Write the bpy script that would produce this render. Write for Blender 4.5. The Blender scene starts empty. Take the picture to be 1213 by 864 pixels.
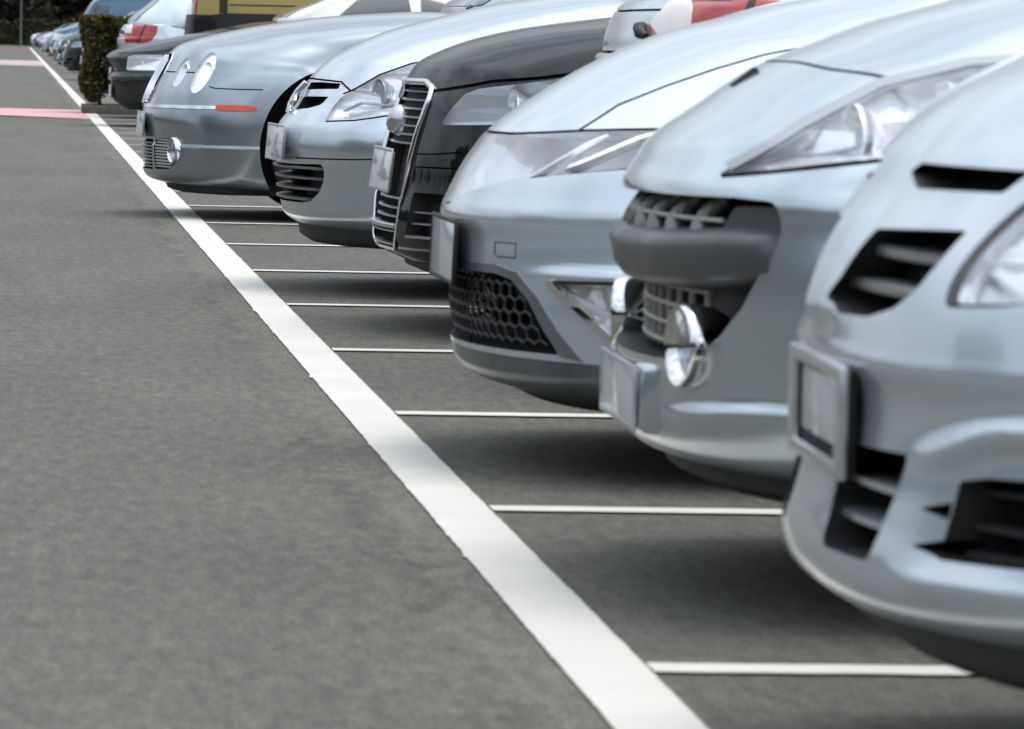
import bpy, bmesh, math, random
import numpy as np
from mathutils import Vector, Matrix
from mathutils.bvhtree import BVHTree

C = bpy.context.scene.collection
R_ = math.radians
rng = random.Random(7)

# ------------------------------------------------------------------ object helpers
def link(name, me, mats=(), parent=None):
    o = bpy.data.objects.new(name, me)
    C.objects.link(o)
    for m in mats:
        me.materials.append(m)
    if parent is not None:
        o.parent = parent
    return o

def tag(o, label=None, cat=None, group=None, kind=None):
    if label: o['label'] = label
    if cat: o['category'] = cat
    if group: o['group'] = group
    if kind: o['kind'] = kind
    return o

def mesh_from(V, F, smooth=False, sharp=None, name='mesh'):
    me = bpy.data.meshes.new(name)
    me.from_pydata([tuple(v) for v in V], [], [tuple(f) for f in F])
    me.validate()
    if smooth:
        me.polygons.foreach_set('use_smooth', [True] * len(me.polygons))
        if sharp:
            me.set_sharp_from_angle(angle=R_(sharp))
    me.update()
    return me

class MB:
    """collects shapes of ONE part"""
    def __init__(s): s.V = []; s.F = []
    def add(s, V, F):
        b = len(s.V); s.V += [tuple(v) for v in V]; s.F += [tuple(b + i for i in f) for f in F]
    def box(s, c, d, M=None):
        x, y, z = d[0] / 2, d[1] / 2, d[2] / 2
        V = [Vector((a, b, e)) for e in (-z, z) for b in (-y, y) for a in (-x, x)]
        F = [(0, 2, 3, 1), (4, 5, 7, 6), (0, 1, 5, 4), (2, 6, 7, 3), (0, 4, 6, 2), (1, 3, 7, 5)]
        V = [(M @ v if M else v) + Vector(c) for v in V]
        s.add(V, F)
    def tube(s, pts, r, n=10, closed=False, flat=1.0):
        """tube along points; r float or list"""
        P = [Vector(p) for p in pts]; m = len(P)
        rr = r if isinstance(r, (list, tuple)) else [r] * m
        V = []; up = Vector((0.0123, 0.0311, 1.0)).normalized()
        for i, p in enumerate(P):
            if closed: t = P[(i + 1) % m] - P[i - 1]
            else: t = P[min(i + 1, m - 1)] - P[max(i - 1, 0)]
            t.normalize()
            a = t.cross(up)
            if a.length < 1e-3: a = t.cross(Vector((1, 0, 0)))
            a.normalize(); b = a.cross(t)
            for k in range(n):
                th = 2 * math.pi * k / n
                V.append(p + a * (math.cos(th) * rr[i]) + b * (math.sin(th) * rr[i] * flat))
        F = []
        for i in range(m if closed else m - 1):
            for k in range(n):
                j = (i + 1) % m
                F.append((i * n + k, i * n + (k + 1) % n, j * n + (k + 1) % n, j * n + k))
        if not closed:
            F.append(tuple(range(n - 1, -1, -1))); F.append(tuple((m - 1) * n + k for k in range(n)))
        s.add(V, F)
    def lathe(s, prof, n=32, M=None):
        """profile [(r, h)] revolved about the local z axis"""
        V = []; F = []; m = len(prof)
        for r, h in prof:
            for k in range(n):
                th = 2 * math.pi * k / n
                v = Vector((r * math.cos(th), r * math.sin(th), h)); V.append(M @ v if M else v)
        for i in range(m - 1):
            for k in range(n):
                F.append((i * n + k, i * n + (k + 1) % n, (i + 1) * n + (k + 1) % n, (i + 1) * n + k))
        if prof[0][0] > 1e-6: F.append(tuple(range(n - 1, -1, -1)))
        if prof[-1][0] > 1e-6: F.append(tuple((m - 1) * n + k for k in range(n)))
        s.add(V, F)
    def prism(s, poly, a0, a1, axis):
        V, F = prism(poly, a0, a1, axis); s.add(V, F)
    def build(s, name, mat, parent=None, smooth=True, sharp=35, bevel=0.0, mirror=False):
        V = list(s.V); F = list(s.F)
        if mirror:
            b = len(V); V += [(x, -y, z) for x, y, z in s.V]; F += [tuple(b + i for i in reversed(f)) for f in s.F]
        me = mesh_from(V, F, smooth, sharp, name)
        bm = bmesh.new(); bm.from_mesh(me)
        bmesh.ops.remove_doubles(bm, verts=bm.verts, dist=1e-6)
        bmesh.ops.recalc_face_normals(bm, faces=bm.faces)
        if bevel:
            E = [e for e in bm.edges if len(e.link_faces) == 2 and e.calc_face_angle(0) > 0.6]
            bmesh.ops.bevel(bm, geom=E, offset=bevel, segments=2, affect='EDGES', profile=0.5, clamp_overlap=True)
        bm.to_mesh(me); bm.free()
        if smooth:
            me.polygons.foreach_set('use_smooth', [True] * len(me.polygons))
            me.set_sharp_from_angle(angle=R_(sharp))
        mats = mat if isinstance(mat, (list, tuple)) else [mat]
        return link(name, me, mats, parent)

def area2(p):
    return sum(p[i][0] * p[(i + 1) % len(p)][1] - p[(i + 1) % len(p)][0] * p[i][1] for i in range(len(p)))

def prism(poly, a0, a1, axis):
    """closed prism; axis 'y': poly is (x,z) ; 'x': poly is (y,z)"""
    if area2(poly) < 0: poly = poly[::-1]
    n = len(poly)
    mk = (lambda p, a: (p[0], a, p[1])) if axis == 'y' else (lambda p, a: (a, p[0], p[1]))
    V = [mk(p, a0) for p in poly] + [mk(p, a1) for p in poly]
    F = [tuple(range(n))[::-1], tuple(range(n, 2 * n))]
    for i in range(n):
        j = (i + 1) % n; F.append((i, j, n + j, n + i))
    if axis == 'y': F = [f[::-1] for f in F]
    return V, F

def smooth_poly(p, k=5, closed=True):
    """Catmull-Rom through the points"""
    out = []; n = len(p)
    for i in range(n if closed else n - 1):
        if closed: a, b, c, d = p[i - 1], p[i], p[(i + 1) % n], p[(i + 2) % n]
        else: a, b, c, d = p[max(i - 1, 0)], p[i], p[i + 1], p[min(i + 2, n - 1)]
        for j in range(k):
            t = j / k
            out.append(tuple(0.5 * (2 * b[q] + (c[q] - a[q]) * t + (2 * a[q] - 5 * b[q] + 4 * c[q] - d[q]) * t * t + (3 * b[q] - a[q] - 3 * c[q] + d[q]) * t ** 3) for q in range(len(b))))
    if not closed: out.append(tuple(p[-1]))
    return out

def round_poly(p, r, k=4):
    """rounds each corner of a polygon by radius r (a number or one per corner)"""
    out = []; n = len(p)
    for i in range(n):
        a, b, c = Vector(p[i - 1]), Vector(p[i]), Vector(p[(i + 1) % n])
        u, v = a - b, c - b
        q = min(r[i] if isinstance(r, (list, tuple)) else r, u.length * .48, v.length * .48)
        if q < 1e-5: out.append(tuple(b)); continue
        s, e = b + u.normalized() * q, b + v.normalized() * q
        for j in range(k + 1):
            t = j / k
            out.append(tuple(s * (1 - t) ** 2 + b * 2 * t * (1 - t) + e * t * t))
    return out

def strip(pts, w):
    """polygon of width w around a polyline"""
    P = [Vector(p) for p in pts]; L = []; Rr = []
    for i, p in enumerate(P):
        t = (P[min(i + 1, len(P) - 1)] - P[max(i - 1, 0)]).normalized()
        nrm = Vector((-t[1], t[0])) * (w / 2)
        L.append(tuple(p + nrm)); Rr.append(tuple(p - nrm))
    return L + Rr[::-1]

def in_poly(x, z, poly):
    c = False; n = len(poly); j = n - 1
    for i in range(n):
        xi, zi = poly[i]; xj, zj = poly[j]
        if (zi > z) != (zj > z) and x < (xj - xi) * (z - zi) / (zj - zi) + xi: c = not c
        j = i
    return c

# ------------------------------------------------------------------ car body shells
def catmull_rows(rows, counts):
    A = np.array(rows, float); n = len(A); out = []
    d = np.maximum(np.sqrt(np.linalg.norm(np.diff(np.vstack([A, A[:1]])[:, :4], axis=0), axis=1)), 1e-4)
    for i in range(n):
        p0, p1, p2, p3 = A[i - 1], A[i], A[(i + 1) % n], A[(i + 2) % n]
        d0, d1, d2 = d[i - 1], d[i], d[(i + 1) % n]
        m1 = d1 * ((p1 - p0) / d0 - (p2 - p0) / (d0 + d1) + (p2 - p1) / d1)
        m2 = d1 * ((p2 - p1) / d1 - (p3 - p1) / (d1 + d2) + (p3 - p2) / d2)
        for j in range(counts[i]):
            t = j / counts[i]
            out.append((2 * t ** 3 - 3 * t * t + 1) * p1 + (t ** 3 - 2 * t * t + t) * m1 + (-2 * t ** 3 + 3 * t * t) * p2 + (t ** 3 - t * t) * m2)
    return np.array(out)

def shell(rows, Wm, spine, ns=34, nb=14, fine=0.008, coarse=0.035, xfine=0.75, ratio=.82, disp=None):
    """closed car shell. rows = (xc,zc, xe,ze, W, n): a point of the centre profile, the matching point of the
    edge profile, half width at that edge and squareness of the section between; spine = (x0,x1,z) on the flank."""
    cnt = []
    n = len(rows)
    for i in range(n):
        a, b = rows[i], rows[(i + 1) % n]
        L = max(math.hypot(a[0] - b[0], a[1] - b[1]), math.hypot(a[2] - b[2], a[3] - b[3]))
        ds = fine if min(a[0], b[0]) < xfine and max(a[0], b[0]) < xfine + .6 else coarse
        cnt.append(max(1, int(math.ceil(L / ds))))
    T = catmull_rows(rows, cnt); m = len(T)
    x0, x1, zs = spine
    V = np.zeros((m, ns + nb, 3))
    for i, (xc, zc, xe, ze, W, q) in enumerate(T):
        ph = np.linspace(0, math.pi / 2, ns); e = 2.0 / q
        ph = ph * (1 - .12) + .12 * (math.pi / 2) * np.sin(ph)
        sy = np.abs(np.sin(ph)) ** e; cy = 1 - np.abs(np.cos(ph)) ** e
        sy[-1] = 1; cy[-1] = 1; sy[0] = 0; cy[0] = 0
        V[i, :ns, 0] = xc + (xe - xc) * cy
        V[i, :ns, 1] = W * sy
        V[i, :ns, 2] = zc + (ze - zc) * cy
        sx = min(max(xe, x0), x1)
        u = np.linspace(0, 1, nb + 1)[1:]
        k = u * ratio
        V[i, ns:, 0] = xe + (sx - xe) * k
        V[i, ns:, 2] = ze + (zs - ze) * k
        V[i, ns:, 1] = W + (Wm - W) * np.sin(u * math.pi / 2)
    if disp is not None: V = disp(V)
    k = ns + nb
    H = V.reshape(-1, 3)
    Vs = [tuple(p) for p in H]
    mir = {}
    for i in range(m):
        for j in range(1, k):
            mir[i * k + j] = len(Vs); p = V[i, j]; Vs.append((p[0], -p[1], p[2]))
    mi = lambda a: mir.get(a, a)
    F = []
    for i in range(m):
        a = i * k; b = ((i + 1) % m) * k
        for j in range(k - 1):
            f = (a + j, b + j, b + j + 1, a + j + 1)
            F.append(f); F.append(tuple(mi(q) for q in f[::-1]))
    cap = tuple(i * k + k - 1 for i in range(m))
    F.append(cap[::-1]); F.append(tuple(mi(q) for q in cap))
    me = bpy.data.meshes.new('shell'); me.from_pydata(Vs, [], F); me.update()
    bm = bmesh.new(); bm.from_mesh(me)
    bmesh.ops.triangulate(bm, faces=[f for f in bm.faces if len(f.verts) > 4])
    bmesh.ops.recalc_face_normals(bm, faces=bm.faces)
    bm.to_mesh(me); bm.free()
    me.polygons.foreach_set('use_smooth', [True] * len(me.polygons))
    me.update()
    return me

def boolean(me, cutV, cutF, op='DIFFERENCE', ids=None):
    """boolean of a closed mesh with a closed cutter; the faces of the cutter keep material index ids"""
    o = bpy.data.objects.new('target', me.copy()); C.objects.link(o)
    cm = bpy.data.meshes.new('cutter'); cm.from_pydata(cutV, [], cutF); cm.update()
    bm = bmesh.new(); bm.from_mesh(cm); bmesh.ops.recalc_face_normals(bm, faces=bm.faces); bm.to_mesh(cm); bm.free()
    c = bpy.data.objects.new('cutter', cm); C.objects.link(c)
    m = o.modifiers.new('b', 'BOOLEAN'); m.operation = op; m.object = c; m.solver = SOLVER
    dg = bpy.context.evaluated_depsgraph_get()
    r = bpy.data.meshes.new_from_object(o.evaluated_get(dg))
    old = o.data
    bpy.data.objects.remove(o); bpy.data.objects.remove(c)
    bpy.data.meshes.remove(old); bpy.data.meshes.remove(cm)
    return r
SOLVER = 'EXACT'

class Body:
    """a closed shell plus its cuts; at the end the faces go to the parts"""
    def __init__(s, me):
        s.base = me
        n = len(me.vertices)
        s.co = [v.co.copy() for v in me.vertices]; s.no = [v.normal.copy() for v in me.vertices]
        tris = []; me.calc_loop_triangles()
        s.tris = [tuple(t.vertices) for t in me.loop_triangles]
        s.bvh = BVHTree.FromPolygons(s.co, s.tris)
        s.cuts = []          # (key, V, F)
        s.done = me
        s.regions = []       # (key, test)
    def normal_at(s, p):
        q, n, i, d = s.bvh.find_nearest(p)
        if i is None: return Vector((0, 0, 1)), 9
        a, b, c = s.tris[i]
        A, B, Cc = s.co[a], s.co[b], s.co[c]
        v0, v1, v2 = B - A, Cc - A, q - A
        d00, d01, d11, d20, d21 = v0.dot(v0), v0.dot(v1), v1.dot(v1), v2.dot(v0), v2.dot(v1)
        den = d00 * d11 - d01 * d01
        if abs(den) < 1e-16: return n, d
        v = (d11 * d20 - d01 * d21) / den; w = (d00 * d21 - d01 * d20) / den
        r = s.no[a] * (1 - v - w) + s.no[b] * v + s.no[c] * w
        return (r.normalized() if r.length > 1e-6 else n), d
    def ray(s, o, d):
        return s.bvh.ray_cast(Vector(o), Vector(d))
    def at_front(s, y, z, off=0.0):
        """point of the nose surface at (y,z), seen from the front"""
        h = s.bvh.ray_cast(Vector((-2, y, z)), Vector((1, 0, 0)))
        return h[0] + Vector((off, 0, 0)) if h[0] else None
    def at_side(s, x, z, off=0.0):
        """point of the near flank (y<0) at (x,z), seen from the side"""
        h = s.bvh.ray_cast(Vector((x, -3, z)), Vector((0, 1, 0)))
        return h[0] + Vector((0, off, 0)) if h[0] else None
    def at_top(s, x, y, off=0.0):
        h = s.bvh.ray_cast(Vector((x, y, 3)), Vector((0, 0, -1)))
        return h[0] + Vector((0, 0, off)) if h[0] else None
    def cut_side(s, key, poly, depth_y, both=True):
        """recess with outline (x,z); its floor lies at |y| = depth_y"""
        V, F = prism(poly, -1.6, -depth_y, 'y'); s.cuts.append((key, V, F))
        if both:
            V, F = prism(poly, depth_y, 1.6, 'y'); s.cuts.append((key, V, F))
    def cut_front(s, key, poly, depth_x, x0=-.5):
        V, F = prism(poly, x0, depth_x, 'x'); s.cuts.append((key, V, F))
    def cut_follow(s, key, poly, depth, axis, both=True):
        """recess of even depth below the surface, outline (x,z) for axis y or (y,z) for axis x"""
        for sg in ((1, -1) if both else (1,)):
            n = len(poly); out = []; inn = []
            for p in poly:
                if axis == 'y':
                    h = s.at_side(p[0], p[1])
                    y = h.y if h else -.2
                    out.append((p[0], (y - .2) * sg, p[1])); inn.append((p[0], (y + depth) * sg, p[1]))
                else:
                    h = s.at_front(p[0], p[1]); x = h.x if h else .4
                    out.append((x - .2, p[0] * sg, p[1])); inn.append((x + depth, p[0] * sg, p[1]))
            V = out + inn
            F = [tuple(range(n)), tuple(range(n, 2 * n))[::-1]] + [(i, n + i, n + (i + 1) % n, (i + 1) % n) for i in range(n)]
            tri = []
            from mathutils.geometry import tessellate_polygon
            t2 = tessellate_polygon([[Vector((p[0], p[1], 0)) for p in poly]])
            for t in t2:
                tri.append(tuple(t)); tri.append(tuple(n + q for q in t[::-1]))
            for i in range(n): tri.append((i, (i + 1) % n, n + (i + 1) % n)); tri.append((i, n + (i + 1) % n, n + i))
            s.cuts.append((key, V, tri))
    def groove(s, pts, w=.005, depth=.02, axis='y', both=True, key='gap'):
        pts = [tuple(p) for p in pts]
        if pts[0] == pts[-1]:          # a closed seam stops just short of its start
            a, b = Vector(pts[-2]), Vector(pts[-1]); pts[-1] = tuple(b + (a - b).normalized() * w * 1.2)
            c, d = Vector(pts[0]), Vector(pts[1]); pts[0] = tuple(c + (d - c).normalized() * w * .8)
        s.cut_follow(key, strip(pts, w), depth, axis, both)
    def cut_arch(s, x, z, r, y_in=.5, key='arch', n=56):
        P = [(x + r * math.cos(2 * math.pi * k / n), z + r * math.sin(2 * math.pi * k / n)) for k in range(n)]
        s.cut_side(key, P, y_in)
    def run(s):
        """performs the cuts one after another, keeps per face the key of the cut it came from"""
        cur = s.base; keys = []
        for key, V, F in s.cuts:
            nxt = boolean(cur, V, F)
            if len(nxt.polygons) < 50:
                print('cut failed', key); bpy.data.meshes.remove(nxt); continue
            if cur is not s.base: bpy.data.meshes.remove(cur)
            cur = nxt
        s.done = cur
        # classify
        inside = {}
        boxes = []
        for key, V, F in s.cuts:
            b = BVHTree.FromPolygons([Vector(v) for v in V], F)
            a = np.array(V); boxes.append((key, b, a.min(0) - 1e-3, a.max(0) + 1e-3))
        s.fkey = []
        for p in cur.polygons:
            c = p.center
            q, n, i, d = s.bvh.find_nearest(c)
            k = None
            if d > 6e-4 or n.dot(p.normal) < .2:
                best = 9e9
                for key, b, lo, hi in boxes:
                    if (c.x < lo[0] or c.x > hi[0] or c.y < lo[1] or c.y > hi[1] or c.z < lo[2] or c.z > hi[2]): continue
                    dd = b.find_nearest(c)[3]
                    if dd is not None and dd < best: best = dd; k = key
                if best > 2e-3: k = None
            s.fkey.append(k)
        return s
    def part(s, name, faces, mats, parent, smoothkeys=True, orig=True):
        """mesh of the given faces with the shell's own normals"""
        me = s.done; vm = {}; V = []; F = []; mi = []
        for fi, mt in faces:
            f = []
            for vi in me.polygons[fi].vertices:
                if vi not in vm: vm[vi] = len(V); V.append(me.vertices[vi].co[:])
                f.append(vm[vi])
            F.append(f); mi.append(mt)
        if not F: return None
        o_me = bpy.data.meshes.new(name); o_me.from_pydata(V, [], F); o_me.update()
        o_me.polygons.foreach_set('material_index', mi)
        o_me.polygons.foreach_set('use_smooth', [True] * len(F))
        nc = {}; nr = []
        for pi, p in enumerate(o_me.polygons):
            isorig = s.fkey[faces[pi][0]] is None
            for vi in p.vertices:
                if isorig:
                    if vi not in nc: nc[vi] = s.normal_at(o_me.vertices[vi].co)[0]
                    nr.append(nc[vi])
                else: nr.append(p.normal.copy())
        o_me.normals_split_custom_set([tuple(q) for q in nr])
        return link(name, o_me, mats, parent)
    def patch(s, name, poly, axis, mats, parent, off=.0015, thick=0.003, ymin=0.0, xmax=9, sign=-1):
        """a sheet that lies on the shell inside an outline (a lens, a trim strip): booleaned from the shell, given thickness"""
        if axis == 'y':
            V, F = prism(poly, -1.6 if sign < 0 else ymin, -ymin if sign < 0 else 1.6, 'y')
        else: V, F = prism(poly, -.5, xmax, 'x')
        r = boolean(s.base, V, F, 'INTERSECT')
        vm = {}; Vv = []; Ff = []; N = []
        for p in r.polygons:
            q, n, i, d = s.bvh.find_nearest(p.center)
            if d is None or d > 6e-4 or n.dot(p.normal) < .3: continue
            f = []
            for vi in p.vertices:
                if vi not in vm:
                    co = r.vertices[vi].co; nn = s.normal_at(co)[0]
                    vm[vi] = len(Vv); Vv.append(co + nn * off); N.append(nn)
                f.append(vm[vi])
            Ff.append(f)
        bpy.data.meshes.remove(r)
        if not Ff: print('empty patch', name); return None
        n0 = len(Vv)
        # edge skirt downwards for thickness
        ec = {}
        for f in Ff:
            for i in range(len(f)):
                e = (f[i], f[(i + 1) % len(f)]); ec[e] = 1
        bnd = [e for e in ec if (e[1], e[0]) not in ec]
        low = {}
        nF = len(Ff)
        for a, b in bnd:
            for q in (a, b):
                if q not in low: low[q] = len(Vv); Vv.append(Vv[q] - N[q] * thick)
            Ff.append([b, a, low[a], low[b]])
        me = bpy.data.meshes.new(name); me.from_pydata([tuple(v) for v in Vv], [], Ff); me.update()
        me.polygons.foreach_set('use_smooth', [True] * len(Ff))
        nr = []
        for k, p in enumerate(me.polygons):
            for vi in p.vertices: nr.append(tuple(N[vi]) if k < nF else tuple(p.normal))
        me.normals_split_custom_set(nr)
        return link(name, me, mats if isinstance(mats, (list, tuple)) else [mats], parent)
ONLY = None
# ------------------------------------------------------------------ materials
def newmat(name):
    m = bpy.data.materials.new(name); m.use_nodes = True
    nt = m.node_tree; nt.nodes.clear()
    out = nt.nodes.new('ShaderNodeOutputMaterial')
    return m, nt, out

def N(nt, t, **kw):
    n = nt.nodes.new(t)
    for k, v in kw.items():
        if k in n.inputs: n.inputs[k].default_value = v
        else: setattr(n, k, v)
    return n

def pbr(name, col, rough=.5, metal=0., coat=0., coat_rough=.04, spec=.5, bump=None, var=None, rvar=None):
    """principled; bump=(scale,strength,distance); var=(scale,amount) of a lightness noise; rvar=(scale, amount)"""
    m, nt, out = newmat(name)
    b = N(nt, 'ShaderNodeBsdfPrincipled')
    b.inputs['Base Color'].default_value = (*col, 1); b.inputs['Roughness'].default_value = rough
    b.inputs['Metallic'].default_value = metal; b.inputs['Coat Weight'].default_value = coat
    b.inputs['Coat Roughness'].default_value = coat_rough; b.inputs['Specular IOR Level'].default_value = spec
    nt.links.new(b.outputs[0], out.inputs[0])
    tc = N(nt, 'ShaderNodeTexCoord')
    if var:
        n = N(nt, 'ShaderNodeTexNoise', Scale=var[0], Detail=5.0); nt.links.new(tc.outputs['Object'], n.inputs['Vector'])
        r = N(nt, 'ShaderNodeMapRange'); r.inputs[1].default_value = .3; r.inputs[2].default_value = .7
        r.inputs[3].default_value = 1 - var[1]; r.inputs[4].default_value = 1 + var[1]
        nt.links.new(n.outputs[0], r.inputs[0])
        mx = N(nt, 'ShaderNodeVectorMath', operation='SCALE'); mx.inputs[0].default_value = col
        nt.links.new(r.outputs[0], mx.inputs['Scale']); nt.links.new(mx.outputs[0], b.inputs['Base Color'])
    if rvar:
        n = N(nt, 'ShaderNodeTexNoise', Scale=rvar[0], Detail=4.0); nt.links.new(tc.outputs['Object'], n.inputs['Vector'])
        r = N(nt, 'ShaderNodeMapRange'); r.inputs[1].default_value = .3; r.inputs[2].default_value = .7
        r.inputs[3].default_value = max(rough - rvar[1], 0); r.inputs[4].default_value = rough + rvar[1]
        nt.links.new(n.outputs[0], r.inputs[0]); nt.links.new(r.outputs[0], b.inputs['Roughness'])
    if bump:
        n = N(nt, 'ShaderNodeTexNoise', Scale=bump[0], Detail=3.0); nt.links.new(tc.outputs['Object'], n.inputs['Vector'])
        bp = N(nt, 'ShaderNodeBump', Strength=bump[1], Distance=bump[2]); nt.links.new(n.outputs[0], bp.inputs['Height'])
        nt.links.new(bp.outputs[0], b.inputs['Normal'])
    return m

def paint(name, col, metal=.80, rough=.27, coat=1.0, dirt=1.0, spec=.5):
    """car paint: metal flakes under lacquer, with a film of road dust that is heavier low down"""
    m, nt, out = newmat(name)
    b = N(nt, 'ShaderNodeBsdfPrincipled')
    b.inputs['Metallic'].default_value = metal; b.inputs['Roughness'].default_value = rough
    b.inputs['Coat Weight'].default_value = coat; b.inputs['Coat Roughness'].default_value = .05; b.inputs['Specular IOR Level'].default_value = spec
    tc = N(nt, 'ShaderNodeTexCoord')
    fl = N(nt, 'ShaderNodeTexNoise', Scale=900.0, Detail=1.0); nt.links.new(tc.outputs['Object'], fl.inputs['Vector'])
    r = N(nt, 'ShaderNodeMapRange'); r.inputs[3].default_value = .93; r.inputs[4].default_value = 1.07
    nt.links.new(fl.outputs[0], r.inputs[0])
    sc = N(nt, 'ShaderNodeVectorMath', operation='SCALE'); sc.inputs[0].default_value = col
    nt.links.new(r.outputs[0], sc.inputs['Scale'])
    # road dirt
    n = N(nt, 'ShaderNodeTexNoise', Scale=9.0, Detail=8.0, Roughness=.7); nt.links.new(tc.outputs['Object'], n.inputs['Vector'])
    sp = N(nt, 'ShaderNodeSeparateXYZ'); nt.links.new(tc.outputs['Object'], sp.inputs[0])
    zr = N(nt, 'ShaderNodeMapRange'); zr.inputs[1].default_value = .1; zr.inputs[2].default_value = .62
    zr.inputs[3].default_value = .42 * dirt; zr.inputs[4].default_value = .03 * dirt; nt.links.new(sp.outputs['Z'], zr.inputs[0])
    mu = N(nt, 'ShaderNodeMath', operation='MULTIPLY'); nt.links.new(n.outputs[0], mu.inputs[0]); nt.links.new(zr.outputs[0], mu.inputs[1])
    mix = N(nt, 'ShaderNodeMixRGB'); mix.inputs[2].default_value = (.20, .185, .165, 1)
    nt.links.new(mu.outputs[0], mix.inputs[0]); nt.links.new(sc.outputs[0], mix.inputs[1]); nt.links.new(mix.outputs[0], b.inputs['Base Color'])
    rr = N(nt, 'ShaderNodeMapRange'); rr.inputs[1].default_value = 0; rr.inputs[2].default_value = .3
    rr.inputs[3].default_value = .05; rr.inputs[4].default_value = .22; nt.links.new(mu.outputs[0], rr.inputs[0]); nt.links.new(rr.outputs[0], b.inputs['Coat Roughness'])
    nt.links.new(b.outputs[0], out.inputs[0])
    return m

def lens_mat(name, tint=(.97, .98, 1.0), refl=1.0):
    m, nt, out = newmat(name)
    t = N(nt, 'ShaderNodeBsdfTransparent'); t.inputs[0].default_value = (*tint, 1)
    g = N(nt, 'ShaderNodeBsdfGlossy'); g.inputs['Roughness'].default_value = .03
    f = N(nt, 'ShaderNodeLayerWeight'); f.inputs['Blend'].default_value = .5; pw = N(nt, 'ShaderNodeMath', operation='POWER'); pw.inputs[1].default_value = 4.0; nt.links.new(f.outputs['Facing'], pw.inputs[0])
    mu = N(nt, 'ShaderNodeMath', operation='MULTIPLY_ADD'); mu.inputs[1].default_value = refl; mu.inputs[2].default_value = .05
    mu.use_clamp = True
    nt.links.new(pw.outputs[0], mu.inputs[0])
    x = N(nt, 'ShaderNodeMixShader')
    nt.links.new(mu.outputs[0], x.inputs[0]); nt.links.new(t.outputs[0], x.inputs[1]); nt.links.new(g.outputs[0], x.inputs[2])
    nt.links.new(x.outputs[0], out.inputs[0])
    return m

def plate_mat(name, base=(.80, .82, .83), dark=(.36, .38, .39), smudge=True):
    m, nt, out = newmat(name)
    b = N(nt, 'ShaderNodeBsdfPrincipled'); b.inputs['Roughness'].default_value = .28
    tc = N(nt, 'ShaderNodeTexCoord')
    mp = N(nt, 'ShaderNodeMapping'); mp.inputs['Scale'].default_value = (1, 3.0, 17); mp.inputs['Location'].default_value = (.3, .1, .35)
    nt.links.new(tc.outputs['Object'], mp.inputs[0])
    v = N(nt, 'ShaderNodeTexNoise', Scale=1.6, Detail=2.0, Distortion=.6); nt.links.new(mp.outputs[0], v.inputs['Vector'])
    r = N(nt, 'ShaderNodeValToRGB'); r.color_ramp.elements[0].position = .40; r.color_ramp.elements[1].position = .52
    r.color_ramp.elements[0].color = (*(dark if smudge else base), 1); r.color_ramp.elements[1].color = (*base, 1)
    nt.links.new(v.outputs[0], r.inputs[0]); nt.links.new(r.outputs[0], b.inputs['Base Color'])
    nt.links.new(b.outputs[0], out.inputs[0])
    return m

M = {}
M['silver_a'] = paint('silver_paint', (.61, .69, .745), metal=.50)
M['silver_b'] = paint('pale_silver_paint', (.58, .655, .695), metal=.76)
M['silver_c'] = paint('cool_silver_paint', (.61, .69, .745), metal=.50)
M['silver_d'] = paint('clean_silver_paint', (.58, .655, .71), metal=.78)
M['grey_silver'] = paint('blue_grey_silver_paint', (.30, .352, .385))
M['black_paint'] = paint('black_paint', (.010, .012, .0125), metal=0, rough=.35, coat=.68, dirt=.08, spec=.0)
M['dark_green'] = paint('dark_slate_paint', (.040, .050, .053), metal=.0, coat=.7, dirt=.2, spec=0)
M['white_paint_car'] = paint('white_car_paint', (.74, .75, .75), metal=0, rough=.4)
M['blue_paint'] = paint('blue_car_paint', (.08, .17, .26), metal=.4)
M['pale_blue_paint'] = paint('pale_blue_car_paint', (.36, .46, .54), metal=.6)
M['teal_paint'] = paint('teal_car_paint', (.06, .12, .15), metal=.4)
M['yellow_paint'] = paint('yellow_van_paint', (.40, .30, .06), metal=0, rough=.4)
M['plastic'] = pbr('black_plastic', (.018, .018, .019), .55, bump=(700, .15, .002))
M['recess'] = pbr('recess_black', (.010, .010, .011), .75)
M['grey_plastic'] = pbr('grey_bumper_plastic', (.085, .09, .092), .42, var=(14, .12), rvar=(9, .08))
M['tray'] = pbr('undertray_plastic', (.018, .018, .019), .7, var=(8, .3))
M['chrome'] = pbr('chrome', (.80, .81, .82), .08, 1.0)
M['satin'] = pbr('satin_alloy', (.55, .56, .57), .28, .9)
M['lattice'] = pbr('lattice_silver', (.46, .45, .41), .45, .2)
def reflector_mat():
    """fluted lamp reflector: the optics tilt the mirror upwards"""
    m, nt, out = newmat('lamp_reflector'); L = nt.links.new
    b = N(nt, 'ShaderNodeBsdfPrincipled'); b.inputs['Base Color'].default_value = (.98, .985, .99, 1); b.inputs['Metallic'].default_value = .55; b.inputs['Roughness'].default_value = .18
    g = N(nt, 'ShaderNodeNewGeometry'); tc = N(nt, 'ShaderNodeTexCoord')
    n = N(nt, 'ShaderNodeTexNoise', Scale=26.0, Detail=2.0); L(tc.outputs['Object'], n.inputs['Vector'])
    r = N(nt, 'ShaderNodeMapRange'); r.inputs[1].default_value = .3; r.inputs[2].default_value = .7; r.inputs[3].default_value = .08; r.inputs[4].default_value = .36; L(n.outputs[0], r.inputs[0])
    c = N(nt, 'ShaderNodeCombineXYZ'); L(r.outputs[0], c.inputs['Z'])
    a = N(nt, 'ShaderNodeVectorMath', operation='ADD'); L(g.outputs['Normal'], a.inputs[0]); L(c.outputs[0], a.inputs[1])
    q = N(nt, 'ShaderNodeVectorMath', operation='NORMALIZE'); L(a.outputs[0], q.inputs[0]); L(q.outputs[0], b.inputs['Normal'])
    L(b.outputs[0], out.inputs[0]); return m
M['reflector'] = reflector_mat()
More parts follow.
